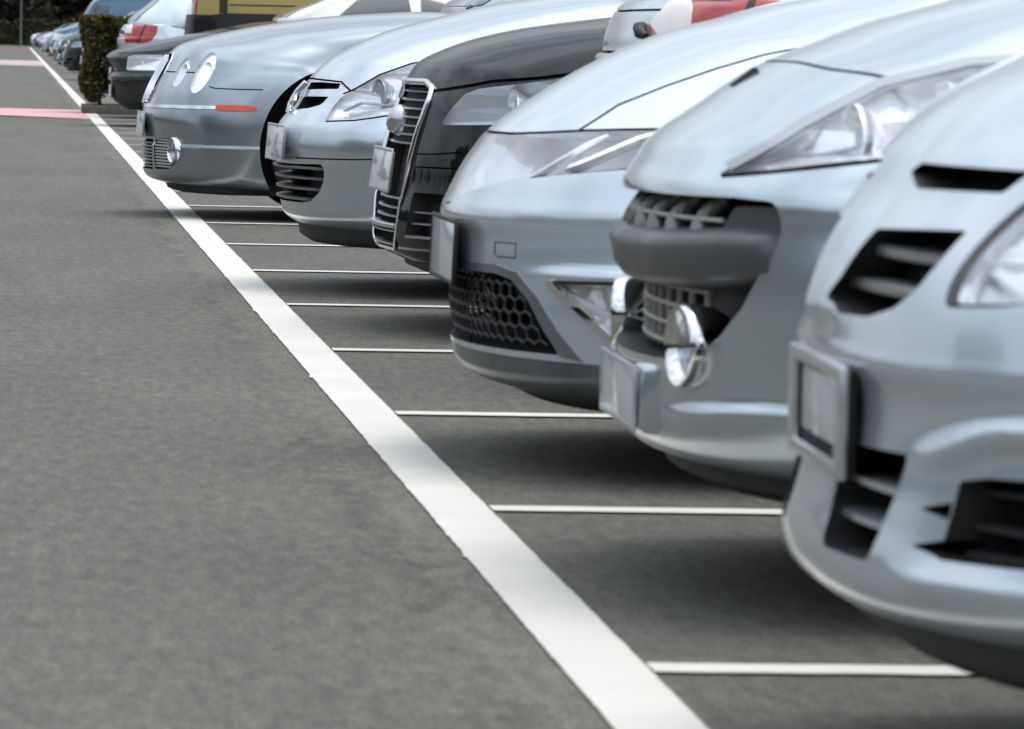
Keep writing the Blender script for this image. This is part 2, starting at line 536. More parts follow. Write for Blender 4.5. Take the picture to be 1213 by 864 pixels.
M['lamp_grey'] = pbr('lamp_housing_grey', (.42, .44, .46), .3, .5)
M['lamp_dark'] = pbr('lamp_housing_dark', (.66, .69, .71), .3, .5)
M['lens'] = lens_mat('lamp_lens')
M['bulb'] = lens_mat('bulb_glass', (.95, .95, .92), 1.4)
M['amber'] = pbr('amber_marker', (.72, .085, .025), .22, coat=.6)
M['red_lens'] = pbr('red_lamp_lens', (.38, .020, .017), .15, coat=.8)
M['clear_lamp'] = pbr('clear_lamp_lens', (.80, .74, .72), .15, coat=.8)
M['glass'] = pbr('car_glass', (.03, .045, .055), .04, coat=1.0, spec=.8)
M['rubber'] = pbr('tyre_rubber', (.020, .020, .021), .8, bump=(120, .3, .004))
M['rim'] = pbr('wheel_alloy', (.45, .46, .47), .3, .85)
M['plate'] = plate_mat('number_plate')
M['plate_blank'] = pbr('blank_plate_reflective', (.70, .76, .79), .2, .3, coat=.5)
M['plate_frame'] = pbr('plate_frame_silver', (.62, .64, .65), .25, .7)
M['paper'] = None
# ------------------------------------------------------------------ shapes of the six front cars
YROW = {1: 5.95, 2: 8.40, 3: 10.90, 4: 15.85, 5: 18.26, 6: 25.60}
PLACE = {1: (.915, 5.95, -1.5), 2: (.967, 8.40, -.6), 3: (.879, 10.90, .4), 4: (1.088, 15.85, 2.0), 5: (.902, 18.26, 3.2), 6: (.612, 25.60, 2.0)}

def tail(L, zc, W, zr=.93, hatch=True, z0=.20):
    """rows over the deck, the rear and the floor, back to the nose"""
    return [(1.9, zc - .03, 1.9, zc - .13, W - .02, 2.4), (L - 1.0, zc - .04, L - 1.0, zc - .12, W - .03, 2.4), (L - .32, zr + .03, L - .45, zr - .05, W - .06, 2.4),
            (L - .10, zr - .03, L - .36, zr - .10, W - .06, 2.4), (L - .04, zr - .2, L - .36, zr - .24, W - .05, 2.5), (L, .52, L - .38, .52, W - .04, 2.5),
            (L - .02, .36, L - .40, .36, W - .04, 2.5), (L - .10, z0 + .03, L - .45, z0 + .03, W - .06, 2.5), (L - .5, z0 - .03, L - .6, z0, W - .06, 3),
            (L / 2 + .3, z0 - .05, L / 2 + .3, z0 - .03, W - .05, 4), (1.1, z0 - .05, 1.1, z0 - .03, W - .05, 4)]

SPEC = {}
# small tall hatch, nearest
SPEC[1] = dict(L=3.84, Wm=.885, spine=(.78, 3.2, .50), rows=[
 (.60, .175, .80, .18, .80, 3), (.20, .225, .60, .255, .80, 2.6), (.085, .238, .52, .270, .82, 2.5), (.03, .252, .48, .282, .83, 2.4), (.003, .275, .45, .300, .84, 2.4), (-.002, .31, .44, .33, .84, 2.4),
 (.010, .36, .445, .37, .845, 2.4), (.020, .41, .452, .42, .845, 2.4), (.024, .49, .470, .51, .845, 2.4), (.010, .528, .472, .550, .848, 2.4), (.013, .543, .477, .563, .848, 2.4), (.025, .60, .496, .61, .84, 2.4), (.050, .662, .520, .68, .83, 2.4), (.086, .714, .536, .73, .82, 2.4),
 (.113, .759, .55, .77, .81, 2.4), (.148, .798, .58, .80, .80, 2.4), (.187, .828, .61, .825, .79, 2.4), (.258, .866, .66, .85, .78, 2.4), (.42, .945, .76, .90, .775, 2.4), (.70, 1.05, .92, .96, .78, 2.4), (.95, 1.09, 1.1, .98, .79, 2.4), (1.3, 1.04, 1.3, .95, .80, 2.4)] + tail(3.84, 1.05, .82, 1.0))
# small tall van-like car with the wide mouth
SPEC[2] = dict(L=3.73, Wm=.845, spine=(.78, 3.1, .52), rows=[
 (.60, .17, .80, .18, .76, 3), (.20, .205, .56, .20, .77, 2.5), (.09, .222, .50, .215, .78, 2.3), (.05, .235, .46, .232, .79, 2.2), (.028, .27, .44, .27, .80, 2.2), (.024, .33, .43, .33, .805, 2.2),
 (.024, .42, .43, .42, .81, 2.2), (.026, .52, .43, .52, .81, 2.2), (.027, .60, .435, .60, .80, 2.2), (.027, .635, .44, .64, .80, 2.2), (.031, .659, .45, .67, .79, 2.2), (.045, .681, .46, .695, .785, 2.2), (.07, .72, .49, .735, .775, 2.2), (.1, .746, .52, .76, .765, 2.2),
 (.13, .766, .55, .78, .755, 2.2), (.164, .79, .59, .80, .75, 2.2), (.194, .812, .62, .815, .745, 2.2), (.258, .85, .67, .845, .74, 2.2), (.356, .892, .73, .875, .735, 2.2), (.442, .927, .79, .90, .735, 2.2), (.538, .958, .86, .93, .735, 2.2), (.78, 1.03, 1.0, .96, .74, 2.3), (1.2, 1.05, 1.25, .96, .76, 2.4)] + tail(3.73, 1.05, .78, 1.0))
# wide low hatch with full width headlamp band
SPEC[3] = dict(L=4.25, Wm=.885, spine=(.90, 3.5, .47), rows=[
 (.70, .135, .90, .15, .80, 3), (.35, .145, .70, .15, .80, 2.5), (.17, .16, .58, .16, .81, 2.2), (.085, .18, .54, .178, .82, 2.1), (.058, .205, .53, .20, .825, 2.1), (.050, .235, .52, .235, .83, 2.1), (.044, .27, .525, .27, .835, 2.1),
 (.034, .31, .535, .31, .84, 2.1), (.032, .357, .55, .36, .845, 2.1), (.033, .42, .572, .42, .85, 2.1), (.032, .47, .590, .47, .85, 2.1), (.020, .508, .598, .51, .85, 2.1), (.022, .528, .60, .54, .85, 2.1), (.035, .557, .62, .58, .845, 2.1), (.06, .609, .65, .64, .835, 2.1), (.089, .654, .68, .68, .825, 2.1),
 (.112, .683, .70, .705, .815, 2.1), (.156, .722, .74, .735, .80, 2.1), (.218, .765, .79, .765, .785, 2.1), (.293, .812, .84, .79, .775, 2.1), (.376, .856, .89, .82, .765, 2.1), (.488, .904, .95, .85, .765, 2.1), (.597, .935, 1.02, .875, .765, 2.1), (.731, .973, 1.10, .90, .77, 2.2), (.95, 1.02, 1.2, .92, .78, 2.3), (1.3, 1.02, 1.4, .93, .80, 2.4)] + tail(4.25, 1.02, .82, .98))
# black car with the tall framed grille
SPEC[4] = dict(L=4.5, Wm=.885, spine=(.90, 3.7, .47), rows=[
 (.70, .16, .90, .17, .80, 3), (.30, .18, .68, .175, .80, 2.6), (.14, .20, .58, .19, .81, 2.4), (.075, .222, .54, .21, .82, 2.3), (.035, .245, .52, .24, .83, 2.3), (.018, .29, .51, .29, .84, 2.3), (.018, .36, .51, .36, .845, 2.3), (.034, .44, .52, .44, .85, 2.3),
 (.042, .51, .53, .51, .85, 2.3), (.050, .555, .54, .56, .85, 2.3), (.062, .61, .56, .62, .845, 2.3), (.078, .677, .59, .68, .83, 2.3), (.100, .735, .62, .725, .815, 2.3), (.118, .775, .64, .745, .805, 2.3), (.145, .810, .67, .765, .795, 2.3), (.22, .85, .72, .79, .785, 2.3), (.315, .885, .78, .815, .775, 2.3),
 (.44, .916, .86, .84, .77, 2.3), (.53, .932, .92, .855, .77, 2.3), (.74, .962, 1.04, .88, .775, 2.3), (1.1, 1.0, 1.25, .91, .785, 2.4), (1.4, .99, 1.45, .91, .80, 2.4)] + tail(4.5, 1.0, .82, .98))
# silver hatch with the oval lower intake
SPEC[5] = dict(L=4.2, Wm=.87, spine=(.88, 3.5, .47), rows=[
 (.70, .19, .90, .19, .78, 3), (.30, .20, .68, .195, .78, 2.5), (.145, .217, .60, .21, .79, 2.2), (.09, .234, .57, .225, .80, 2.1), (.049, .265, .55, .25, .81, 2.1), (.038, .307, .54, .29, .82, 2.1), (.034, .38, .54, .37, .83, 2.1), (.022, .435, .54, .43, .835, 2.1), (.018, .465, .54, .46, .84, 2.1),
 (.014, .496, .54, .50, .84, 2.1), (.018, .534, .55, .55, .84, 2.1), (.028, .575, .58, .60, .83, 2.1), (.059, .616, .61, .65, .82, 2.1), (.083, .645, .64, .68, .81, 2.1), (.103, .685, .67, .715, .80, 2.1), (.130, .732, .71, .75, .79, 2.1), (.152, .760, .74, .77, .78, 2.1), (.199, .805, .79, .80, .77, 2.1), (.275, .85, .85, .83, .76, 2.1),
 (.384, .901, .91, .86, .755, 2.1), (.493, .936, .97, .885, .755, 2.1), (.603, .966, 1.03, .905, .755, 2.2), (.712, .997, 1.1, .925, .76, 2.2), (.822, 1.02, 1.17, .94, .765, 2.3), (1.1, 1.06, 1.3, .96, .78, 2.4)] + tail(4.2, 1.03, .81, 1.0))
# silver grey saloon with four oval lamps
SPEC[6] = dict(L=4.88, Wm=.91, spine=(.95, 4.1, .47), rows=[
 (.75, .13, .95, .145, .82, 3), (.40, .135, .75, .145, .82, 2.6), (.20, .147, .63, .15, .83, 2.3), (.11, .163, .58, .162, .84, 2.2), (.05, .18, .55, .18, .845, 2.15), (.024, .205, .54, .205, .85, 2.15), (.017, .25, .54, .25, .855, 2.15), (.016, .34, .55, .34, .86, 2.15), (.010, .42, .56, .42, .865, 2.15),
 (.006, .47, .57, .47, .865, 2.15), (.012, .515, .58, .53, .86, 2.15), (.032, .586, .61, .60, .85, 2.15), (.054, .64, .64, .65, .84, 2.15), (.079, .691, .67, .69, .825, 2.15), (.102, .735, .70, .715, .81, 2.15), (.125, .775, .73, .735, .80, 2.15), (.152, .806, .77, .75, .79, 2.15), (.185, .832, .82, .77, .78, 2.15), (.246, .857, .88, .79, .77, 2.15),
 (.378, .892, .97, .815, .76, 2.15), (.559, .932, 1.06, .84, .76, 2.2), (.737, .962, 1.16, .86, .765, 2.2), (.849, .980, 1.24, .87, .77, 2.2), (1.157, 1.008, 1.4, .89, .785, 2.3), (1.45, 1.02, 1.6, .90, .80, 2.4)] + tail(4.88, 1.0, .83, .98, z0=.19))

# older dark saloon farther down the row
SPEC[7] = dict(L=4.7, Wm=.87, spine=(.9, 3.9, .47), rows=[
 (.70, .18, .90, .19, .78, 3), (.25, .20, .60, .20, .78, 2.6), (.12, .215, .46, .21, .79, 2.5), (.07, .26, .42, .26, .80, 2.5), (.055, .35, .41, .35, .81, 2.5), (.045, .43, .40, .44, .82, 2.5), (.015, .455, .37, .46, .83, 2.5), (.012, .485, .37, .49, .83, 2.5), (.045, .51, .40, .52, .82, 2.5),
 (.04, .57, .40, .58, .80, 2.5), (.0, .62, .40, .63, .79, 2.5), (-.012, .66, .40, .67, .78, 2.5), (.01, .695, .42, .69, .77, 2.5), (.08, .735, .48, .715, .77, 2.5), (.25, .785, .62, .745, .76, 2.4), (.55, .85, .85, .80, .76, 2.4), (1.0, .945, 1.15, .86, .77, 2.4), (1.6, 1.04, 1.7, .91, .79, 2.4)] + tail(4.7, 1.0, .80, .98))
# hatchback parked tail out: its tail is the end at x = 0
SPEC[8] = dict(L=3.95, Wm=.85, spine=(.75, 3.2, .50), rows=[
 (.60, .20, .80, .20, .76, 3), (.20, .235, .55, .23, .78, 2.6), (.07, .27, .48, .26, .80, 2.6), (.02, .33, .46, .33, .81, 2.6), (.0, .42, .45, .42, .82, 2.6), (.0, .54, .45, .54, .82, 2.6), (.012, .60, .46, .60, .81, 2.6), (.05, .635, .47, .64, .80, 2.7), (.062, .70, .48, .70, .79, 2.7),
 (.066, .79, .49, .79, .785, 2.7), (.062, .845, .49, .85, .78, 2.7), (.078, .858, .50, .87, .775, 2.7), (.085, .90, .51, .91, .765, 2.7), (.12, .975, .54, .975, .75, 2.7), (.18, 1.0, .60, .995, .745, 2.6), (.6, .99, .8, .97, .76, 2.6)] + tail(3.95, .99, .79, .84))
# ------------------------------------------------------------------ cars
def mirror_y(p): return [(-a, b) for a, b in p][::-1]
def sym(half):
    """closed outline (y,z) from the half on y<=0 that runs from the top centre to the bottom centre"""
    return list(half) + [(-a, b) for a, b in half[::-1] if abs(a) > 1e-9]

def cut_top(B, key, poly, depth):
    from mathutils.geometry import tessellate_polygon
    for sg in (1, -1):
        n = len(poly); out = []; inn = []
        for p in poly:
            h = B.at_top(p[0], p[1]); z = h.z if h else .8
            out.append((p[0], p[1] * sg, z + .2)); inn.append((p[0], p[1] * sg, z - depth))
        V = out + inn; F = []
        for t in tessellate_polygon([[Vector((p[0], p[1], 0)) for p in poly]]):
            F.append(tuple(t)); F.append(tuple(n + q for q in t[::-1]))
        for i in range(n): F.append((i, (i + 1) % n, n + (i + 1) % n)); F.append((i, n + (i + 1) % n, n + i))
        B.cuts.append((key, V, F))

def front_line(B, z, y0, y1, off, n=16):
    P = []
    for i in range(n + 1):
        y = y0 + (y1 - y0) * i / n
        zz = z(y) if callable(z) else z
        h = B.at_front(y, zz, off)
        if h: P.append(h)
    return P

def slat(mb, B, z, y0, y1, off, h=.012, d=.03, n=14):
    """horizontal bar that follows the plan curve of the nose; rounded front edge"""
    P = front_line(B, z, y0, y1, off, n)
    prof = [(0, -.30), (-.0, .30), (.12, .5), (1, .5), (1, -.5), (.12, -.5)]
    V = []; F = []; m = len(prof)
    for p in P:
        for a, b in prof: V.append((p.x + a * d, p.y, p.z + b * h))
    for i in range(len(P) - 1):
        for k in range(m):
            F.append((i * m + k, i * m + (k + 1) % m, (i + 1) * m + (k + 1) % m, (i + 1) * m + k))
    F.append(tuple(range(m))); F.append(tuple((len(P) - 1) * m + k for k in range(m))[::-1])
    mb.add(V, F)

def sweep_front(mb, B, z0, prof, y0, y1, n=30, zf=None, endscale=1.0):
    """sweeps a closed section [(dx,dz)] along the nose's plan curve at height z0"""
    V = []; F = []; m = len(prof); c = 0
    for i in range(n + 1):
        y = y0 + (y1 - y0) * i / n
        h = B.at_front(y, z0)
        if not h: continue
        dz = zf(y) if zf else 0
        k = 1.0
        if endscale != 1.0:
            e = abs(2 * i / n - 1); k = 1 - (1 - endscale) * max(0, (e - .8) / .2) ** 2
        for a, b in prof: V.append((h.x + a, y, z0 + dz + b * k))
        c += 1
    for i in range(c - 1):
        for k in range(m): F.append((i * m + k, i * m + (k + 1) % m, (i + 1) * m + (k + 1) % m, (i + 1) * m + k))
    F.append(tuple(range(m))); F.append(tuple((c - 1) * m + k for k in range(m))[::-1])
    mb.add(V, F)

def wheel(parent, x, y, r, sg, w=.20):
    mb = MB()
    Mx = Matrix.Translation((x, y, r)) @ Matrix.Rotation(R_(90), 4, 'X')
    mb.lathe([(r * .62, -w / 2 + .01), (r * .70, -w / 2), (r * .93, -w / 2 + .006), (r * .99, -w / 2 + .03), (r, 0), (r * .99, w / 2 - .03), (r * .93, w / 2 - .006), (r * .70, w / 2), (r * .62, w / 2 - .01), (r * .60, 0), (r * .62, -w / 2 + .01)], 48, Mx)
    wh = mb.build('wheel', M['rubber'], parent)
    mb = MB()
    mb.lathe([(r * .64, -w / 2 + .004), (r * .64, w / 2 - .004), (r * .58, w / 2 - .02), (r * .56, -w / 2 + .02), (r * .64, -w / 2 + .004)], 40, Mx)
    yo = y + sg * (w / 2 - .035)
    mb.lathe([(0, -.012), (r * .18, -.012), (r * .2, .0), (r * .16, .014), (0, .016)], 24, Matrix.Translation((x, yo, r)) @ Matrix.Rotation(R_(90) * -sg, 4, 'X'))
    for k in range(7):
        a = 2 * math.pi * k / 7
        c, s = math.cos(a), math.sin(a)
        mb.tube([(x + c * r * .12, yo, r + s * r * .12), (x + c * r * .36, yo + sg * .006, r + s * r * .36), (x + c * r * .59, yo, r + s * r * .59)], [.03, .022, .026], 8, flat=.6)
    rim = mb.build('rim', M['rim'], wh)
    return wh

def greenhouse(root, prof, W, Wb, zb, paintm, pane_x):
    """cabin: prof = (x,z) windscreen base, header, roof mid, roof rear, rear base ; glass panes are parts"""
    A, Bq, Cq, D, E = prof
    zs = zb
    rows = [(A[0], A[1], A[0] + .28, A[1] - .02, Wb - .06, 3.2), ((A[0] + Bq[0]) / 2, (A[1] + Bq[1]) / 2 + .02, (A[0] + Bq[0]) / 2 + .17, (A[1] + Bq[1]) / 2 + .0, (W + Wb) / 2 - .03, 3.4),
            (Bq[0], Bq[1], Bq[0] + .08, Bq[1] - .05, W, 3.0), (Cq[0], Cq[1], Cq[0], Cq[1] - .06, W + .01, 2.6), (D[0], D[1], D[0] - .05, D[1] - .06, W, 3.0),
            ((D[0] + E[0]) / 2 + .04, (D[1] + E[1]) / 2, (D[0] + E[0]) / 2 - .1, (D[1] + E[1]) / 2 - .02, (W + Wb) / 2 - .03, 3.2), (E[0], E[1], E[0] - .22, E[1] - .02, Wb - .06, 3.2),
            (E[0] - .1, zb - .16, E[0] - .3, zb - .15, Wb - .1, 3), ((A[0] + E[0]) / 2, zb - .18, (A[0] + E[0]) / 2, zb - .17, Wb - .1, 3), (A[0] + .2, zb - .16, A[0] + .4, zb - .15, Wb - .1, 3)]
    me = shell(rows, Wb, (A[0] + .55, E[0] - .35, zb - .02), ns=24, nb=12, fine=.03, coarse=.05, xfine=0, ratio=.95)
    B = Body(me); B.run()
    fs = [(i, 0) for i in range(len(B.done.polygons))]
    roof = B.part('roof', fs, [paintm], root)
    # panes as sheets on the shell
    t = lambda a, b, k: (a[0] + (b[0] - a[0]) * k, a[1] + (b[1] - a[1]) * k)
    zt = Bq[1]
    wz0, wz1 = A[1] + .03, zt - .05
    po = round_poly([(-Wb + .15, wz0), (Wb - .15, wz0), (W - .05, wz1), (-W + .05, wz1)], .05)
    V, F = prism(po, -1, (Bq[0] + .3), 'x')
    w = B.patch('windscreen', po, 'x', M['glass'], root, off=.004, thick=.006, xmax=Bq[0] + .3)
    for sg in (-1, 1):
        for (x0, x1, x2, x3) in pane_x:
            pw = round_poly([(x0, zb + .03), (x1, zb + .03), (x2, Cq[1] - .13), (x3, Cq[1] - .13)], .03)
            B.patch('side_window', pw, 'y', M['glass'], root, off=.004, thick=.006, ymin=.2, sign=sg)
    return roof

def ring(mb, c, w, h, fy, fz, d, T=None):
    """rectangular frame, outer size w x h, borders fy / fz wide, thickness d along x, front at c"""
    O = [(-w / 2, -h / 2), (w / 2, -h / 2), (w / 2, h / 2), (-w / 2, h / 2)]; I = [(-w / 2 + fy, -h / 2 + fz), (w / 2 - fy, -h / 2 + fz), (w / 2 - fy, h / 2 - fz), (-w / 2 + fy, h / 2 - fz)]
    V = [Vector((x, y, z)) for x in (0, d) for L in (O, I) for y, z in L]
    V = [((T @ v) if T else v) + Vector(c) for v in V]
    F = []
    for i in range(4):
        j = (i + 1) % 4
        F += [(i, j, 4 + j, 4 + i), (8 + i, 12 + i, 12 + j, 8 + j), (i, 8 + i, 8 + j, j), (4 + i, 4 + j, 12 + j, 12 + i)]
    mb.add(V, F)

class Car:
    def __init__(s, k, name, paintm, label, cat='car', place=None):
        s.k = k; S = SPEC[k]; s.S = S; s.paint = paintm
        me = shell(S['rows'], S['Wm'], S['spine'], disp=S.get('disp'))
        s.B = Body(me)
        s.root = bpy.data.objects.new(name, None); C.objects.link(s.root); s.root.empty_display_size = .3
        tag(s.root, label, cat)
        s.regions = []      # (part name, test(c), material)
        s.keymat = {}       # cut key -> (part name, material) ; split per side when the name ends with '*'
        s.parts = {}
    def place(s, X, Y, a):
        s.root.location = (X, Y, 0); s.root.rotation_euler = (0, 0, R_(a))
    def lamp(s, poly, axis, depth=.06, mat='reflector', name='headlight'):
        key = name + str(len(s.B.cuts))
        s.B.cut_follow(key, poly, depth, axis)
        s.keymat[key] = (name, M[mat], True)
        s.lamps = getattr(s, 'lamps', []); s.lamps.append((key, poly, axis, name))
        return key
    def cutmat(s, key, part, mat, split=False): s.keymat[key] = (part, mat, split)
    def finish(s):
        B = s.B; B.run()
        groups = {}
        for i, p in enumerate(B.done.polygons):
            k = B.fkey[i]; c = p.center
            if k is None:
                part = 'body'; mt = s.paint
                for nm, test, mm in s.regions:
                    if test(c): part = nm; mt = mm; break
                g = (part, 0)
            else:
                if k in s.keymat:
                    part, mt, sp = s.keymat[k]
                    g = (part, ((1 if c.y > 0 else -1, k) if sp else 0))
                else:
                    part = 'body'; mt = M['recess']
                    for nm, test, mm in s.regions:
                        if test(c): part = nm; break
                    g = (part, 0)
            groups.setdefault(g, []).append((i, mt))
        order = sorted(groups, key=lambda g: 0 if g[0] == 'body' else 1)
        for g in order:
            mats = []; fs = []
            for i, mt in groups[g]:
                if mt not in mats: mats.append(mt)
            if s.paint in mats: mats.remove(s.paint); mats.insert(0, s.paint)
            fs = [(i, mats.index(mt)) for i, mt in groups[g]]
            o = B.part(g[0], fs, mats, s.root)
            s.parts[g] = o
        for key, poly, axis, name in getattr(s, 'lamps', []):
            for sg in (-1, 1):
                par = s.parts.get((name, (sg, key)))
                if par is None: continue
                pl = poly if axis == 'y' else (poly if sg < 0 else mirror_y(poly))
                B.patch('lens', pl, axis, M['lens'], par, off=.0005, thick=.002, ymin=.05, xmax=.95, sign=sg)
        return s
    def lamp_part(s, name, sg, idx=0):
        keys = [g for g in s.parts if g[0] == name and g[1] and g[1][0] == sg]
        return s.parts[keys[idx]]
    def bowl(s, pos, r, depth, sg, parent, yaw=0, pitch=0, mat='reflector', bulb=True, name='reflector'):
        """round reflector bowl that looks forward (-x)"""
        x, y, z = pos; y = abs(y) * sg
        T = Matrix.Translation((x, y, z)) @ Matrix.Rotation(R_(-90) , 4, 'Y') @ Matrix.Rotation(R_(yaw) * (-sg), 4, 'X')
        mb = MB()
        pr = [(r * 1.06, -.004), (r * 1.06, .006), (r, .006)] + [(r * math.cos(q), -depth * math.sin(q)) for q in [0.15 * j for j in range(1, 10)]] + [(.004, -depth), (.004, -depth - .006), (r * .6, -depth), (r * 1.06, -.004)]
        mb.lathe(pr, 28, T)
        o = mb.build(name, M[mat], parent)
        if bulb:
            mb = MB(); mb.lathe([(0.001, -depth * .2), (r * .13, -depth * .3), (r * .15, -depth * .9), (.002, -depth * .95)], 14, T)
            mb.build('bulb', M['satin'], parent)
        return o
    def wheels(s, xf, xr, r=.31, arch=.36):
        S = s.S
        for x in (xf, xr):
            s.B.cut_arch(x, r + .02, arch, S['Wm'] - .30)
        s._wh = (xf, xr, r)
    def add_wheels(s):
        xf, xr, r = s._wh
        for x in (xf, xr):
            for sg in (-1, 1): wheel(s.root, x, sg * (s.S['Wm'] - .125), r, sg)
    def tray(s, z1, z0, off=.05, ymax=.72, drop=.25):
        mb = MB()
        prof = [(off, z1 - z1), (off + .012, (z0 - z1) * .75), (off + .05, z0 - z1), (off + drop, z0 - z1), (off + drop, 0)]
        sweep_front(mb, s.B, z1, prof, -ymax, ymax, 36)
        return mb.build('undertray', M['tray'], s.root, sharp=50)
    def plate(s, x, z, w=.52, h=.112, tilt=0, mat='plate', frame='plate_frame', fr=.012, depth=.02, holder=None):
        T = Matrix.Translation((x, 0, z)) @ Matrix.Rotation(R_(tilt), 4, 'Y')
        R3 = Matrix.Rotation(R_(tilt), 3, 'Y')
        mb = MB()
        ring(mb, T @ Vector((-.003, 0, 0)), w + 2 * fr, h + 2 * fr, fr, fr, .006, R3)
        mb.box(T @ Vector((.0045 + .002, 0, 0)), (.004, w, h), R3)
        o = mb.build('number_plate', M[frame], s.root, bevel=.002)
        mb = MB(); mb.box(T @ Vector((.0015, 0, 0)), (.005, w - .001, h - .001), Matrix.Rotation(R_(tilt), 3, 'Y'))
        mb.build('plate_face', M[mat], o, bevel=.001)
        return o

def front_poly_arc(pts): return pts

def ridge_disp(V):
    y = V[..., 1]; z = V[..., 2]; x = V[..., 0]
    sm = lambda a, b, v: (lambda t: t * t * (3 - 2 * t))(np.clip((v - a) / (b - a), 0, 1))
    V = V.copy(); near = (x < .6)
    zr = .432 + .045 * sm(.44, .66, y)                      # eyebrow over the side intake
    up = np.where(z > zr, np.exp(-((z - zr) / .016) ** 2), np.exp(-((z - zr) / .010) ** 2))
    a = .015 * sm(.42, .56, y) * up
    zs = .310 + .004 * sm(.4, .7, y)                        # sill under it
    lo = np.where(z > zs, np.exp(-((z - zs) / .008) ** 2), np.exp(-((z - zs) / .020) ** 2))
    a = a + .010 * sm(.42, .56, y) * lo
    hollow = .005 * sm(.46, .54, y) * sm(zs + .012, zs + .03, z) * (1 - sm(zr - .03, zr - .010, z))
    a = (a - hollow) * near
    boss = .022 * np.exp(-(y / .048) ** 4) * sm(.545, .575, z) * (1 - sm(.76, .84, z)) * near
    s = np.clip((y - .5) / .35, 0, 1)
    V[..., 0] -= a * (1 - .6 * s) + boss; V[..., 1] += a * .7 * s
    return V
SPEC[1]['disp'] = ridge_disp

# ---- 1: nearest small tall silver car ---------------------------------------------------------
def build_1():
    c = Car(1, 'parked_car', M['silver_a'], 'silver tall small car nearest the camera with twin-bar grille and open plate frame')
    B = c.B
    slot = round_poly([(-.115, .736), (-.147, .747), (-.512, .748), (-.478, .723), (-.20, .719)], .008)
    B.cut_follow('slot', slot, .06, 'x'); c.cutmat('slot', 'bonnet', M['recess'])
    g = round_poly([(-.048, .588), (-.068, .612), (-.102, .640), (-.148, .672), (-.462, .682), (-.438, .648), (-.408, .614), (-.36, .592), (-.273, .578), (-.12, .574)], .012)
    B.cut_follow('grille', g, .07, 'x'); c.cutmat('grille', 'grille', M['recess'], True)
    hl = round_poly([(-.530, .712), (-.505, .668), (-.488, .632), (-.492, .604), (-.62, .612), (-.77, .66), (-.775, .76), (-.70, .79)], [.02, .02, .02, .02, .03, .03, .03, .03])
    c.lamp(hl, 'x', .022, 'reflector')
    B.groove(hl + [hl[0]], .007, .012, 'x')
    low = round_poly([(-.15, .432), (-.428, .438), (-.372, .316), (-.17, .314)], .015)
    B.cut_follow('low', low, .09, 'x'); c.cutmat('low', 'lower_grille', M['recess'], True)
    mesh = round_poly([(-.548, .420), (-.60, .428), (-.76, .434), (-.77, .345), (-.69, .340), (-.538, .336)], .006)
    B.cut_follow('mesh', mesh, .085, 'x'); c.cutmat('mesh', 'side_intake', M['recess'], True)
    for zz in (.385, .345):
        tri = [(-.478, zz), (-.541, zz + .012), (-.541, zz - .007)]
        B.cut_follow('tri', tri, .05, 'x'); c.cutmat('tri', 'bumper', M['recess'])
    c.wheels(.70, 3.27, .30, .345)
    c.regions = [('bonnet', lambda p: p.z > .742 and abs(p.y) < .60 and p.x < 1.0 and p.z > .69 + p.x * .1, c.paint), ('bumper', lambda p: p.z < .565 and p.x < .47, c.paint)]
    c.finish(); c.add_wheels()
    for sg in (-1, 1):
        mb = MB()
        for z, a, b in ((.647, -.12, -.425), (.607, -.05, -.385)): slat(mb, B, z, a * sg, b * sg, .018, .014, .04)
        mb.build('grille_bar', M['satin'], c.lamp_part('grille', sg))
    for sg in (-1, 1):
        mb = MB()
        for z, a, b in ((.392, -.13, -.40), (.352, -.13, -.385)): slat(mb, B, z, a * sg, b * sg, .014, .012, .05)
        mb.build('grille_bar', c.paint, c.lamp_part('lower_grille', sg))
    for sg in (-1, 1):
        sp = c.lamp_part('side_intake', sg)
        mb = MB()
        for z in (.41, .372, .342): slat(mb, B, z, -.545 * sg, -.755 * sg, .025, .008, .03)
        mb.build('mesh_bar', M['plastic'], sp)
        h = c.lamp_part('headlight', sg)
        c.bowl((.17, .645, .672), .044, .035, sg, h)
        c.bowl((.24, .72, .70), .04, .035, sg, h)
        mb = MB(); mb.tube([(.125, -.555 * -sg * -1, .632), (.20, .66 * sg, .645), (.30, .75 * sg, .665)], .006)
        mb.build('lamp_trim', M['lamp_grey'], h)
    # open plate frame standing off the bumper
    T = Matrix.Translation((.006, 0, .458))
    mb = MB(); ring(mb, (.006, -.03, .458), .47, .128, .050, .018, .010)
    o = mb.build('number_plate', M['plate_frame'], c.root, bevel=.004)
    mb = MB(); mb.box((.021, -.03, .458), (.010, .455, .118)); mb.build('plate_backing', M['recess'], o, bevel=.002)
    mb = MB(); mb.box((.0125, -.045, .465), (.005, .29, .074)); mb.build('plate_face', M['plate_blank'], o, bevel=.002)
    c.tray(.292, .195, .065, .76)
    greenhouse(c.root, ((.85, 1.08), (1.55, 1.55), (2.3, 1.59), (3.3, 1.52), (3.72, 1.05)), .56, .80, 1.0, c.paint, [(1.35, 2.2, 2.2, 1.75), (2.26, 3.3, 3.15, 2.26)])
    X, Y, a = PLACE[1]; c.place(X, Y, a)
    return c

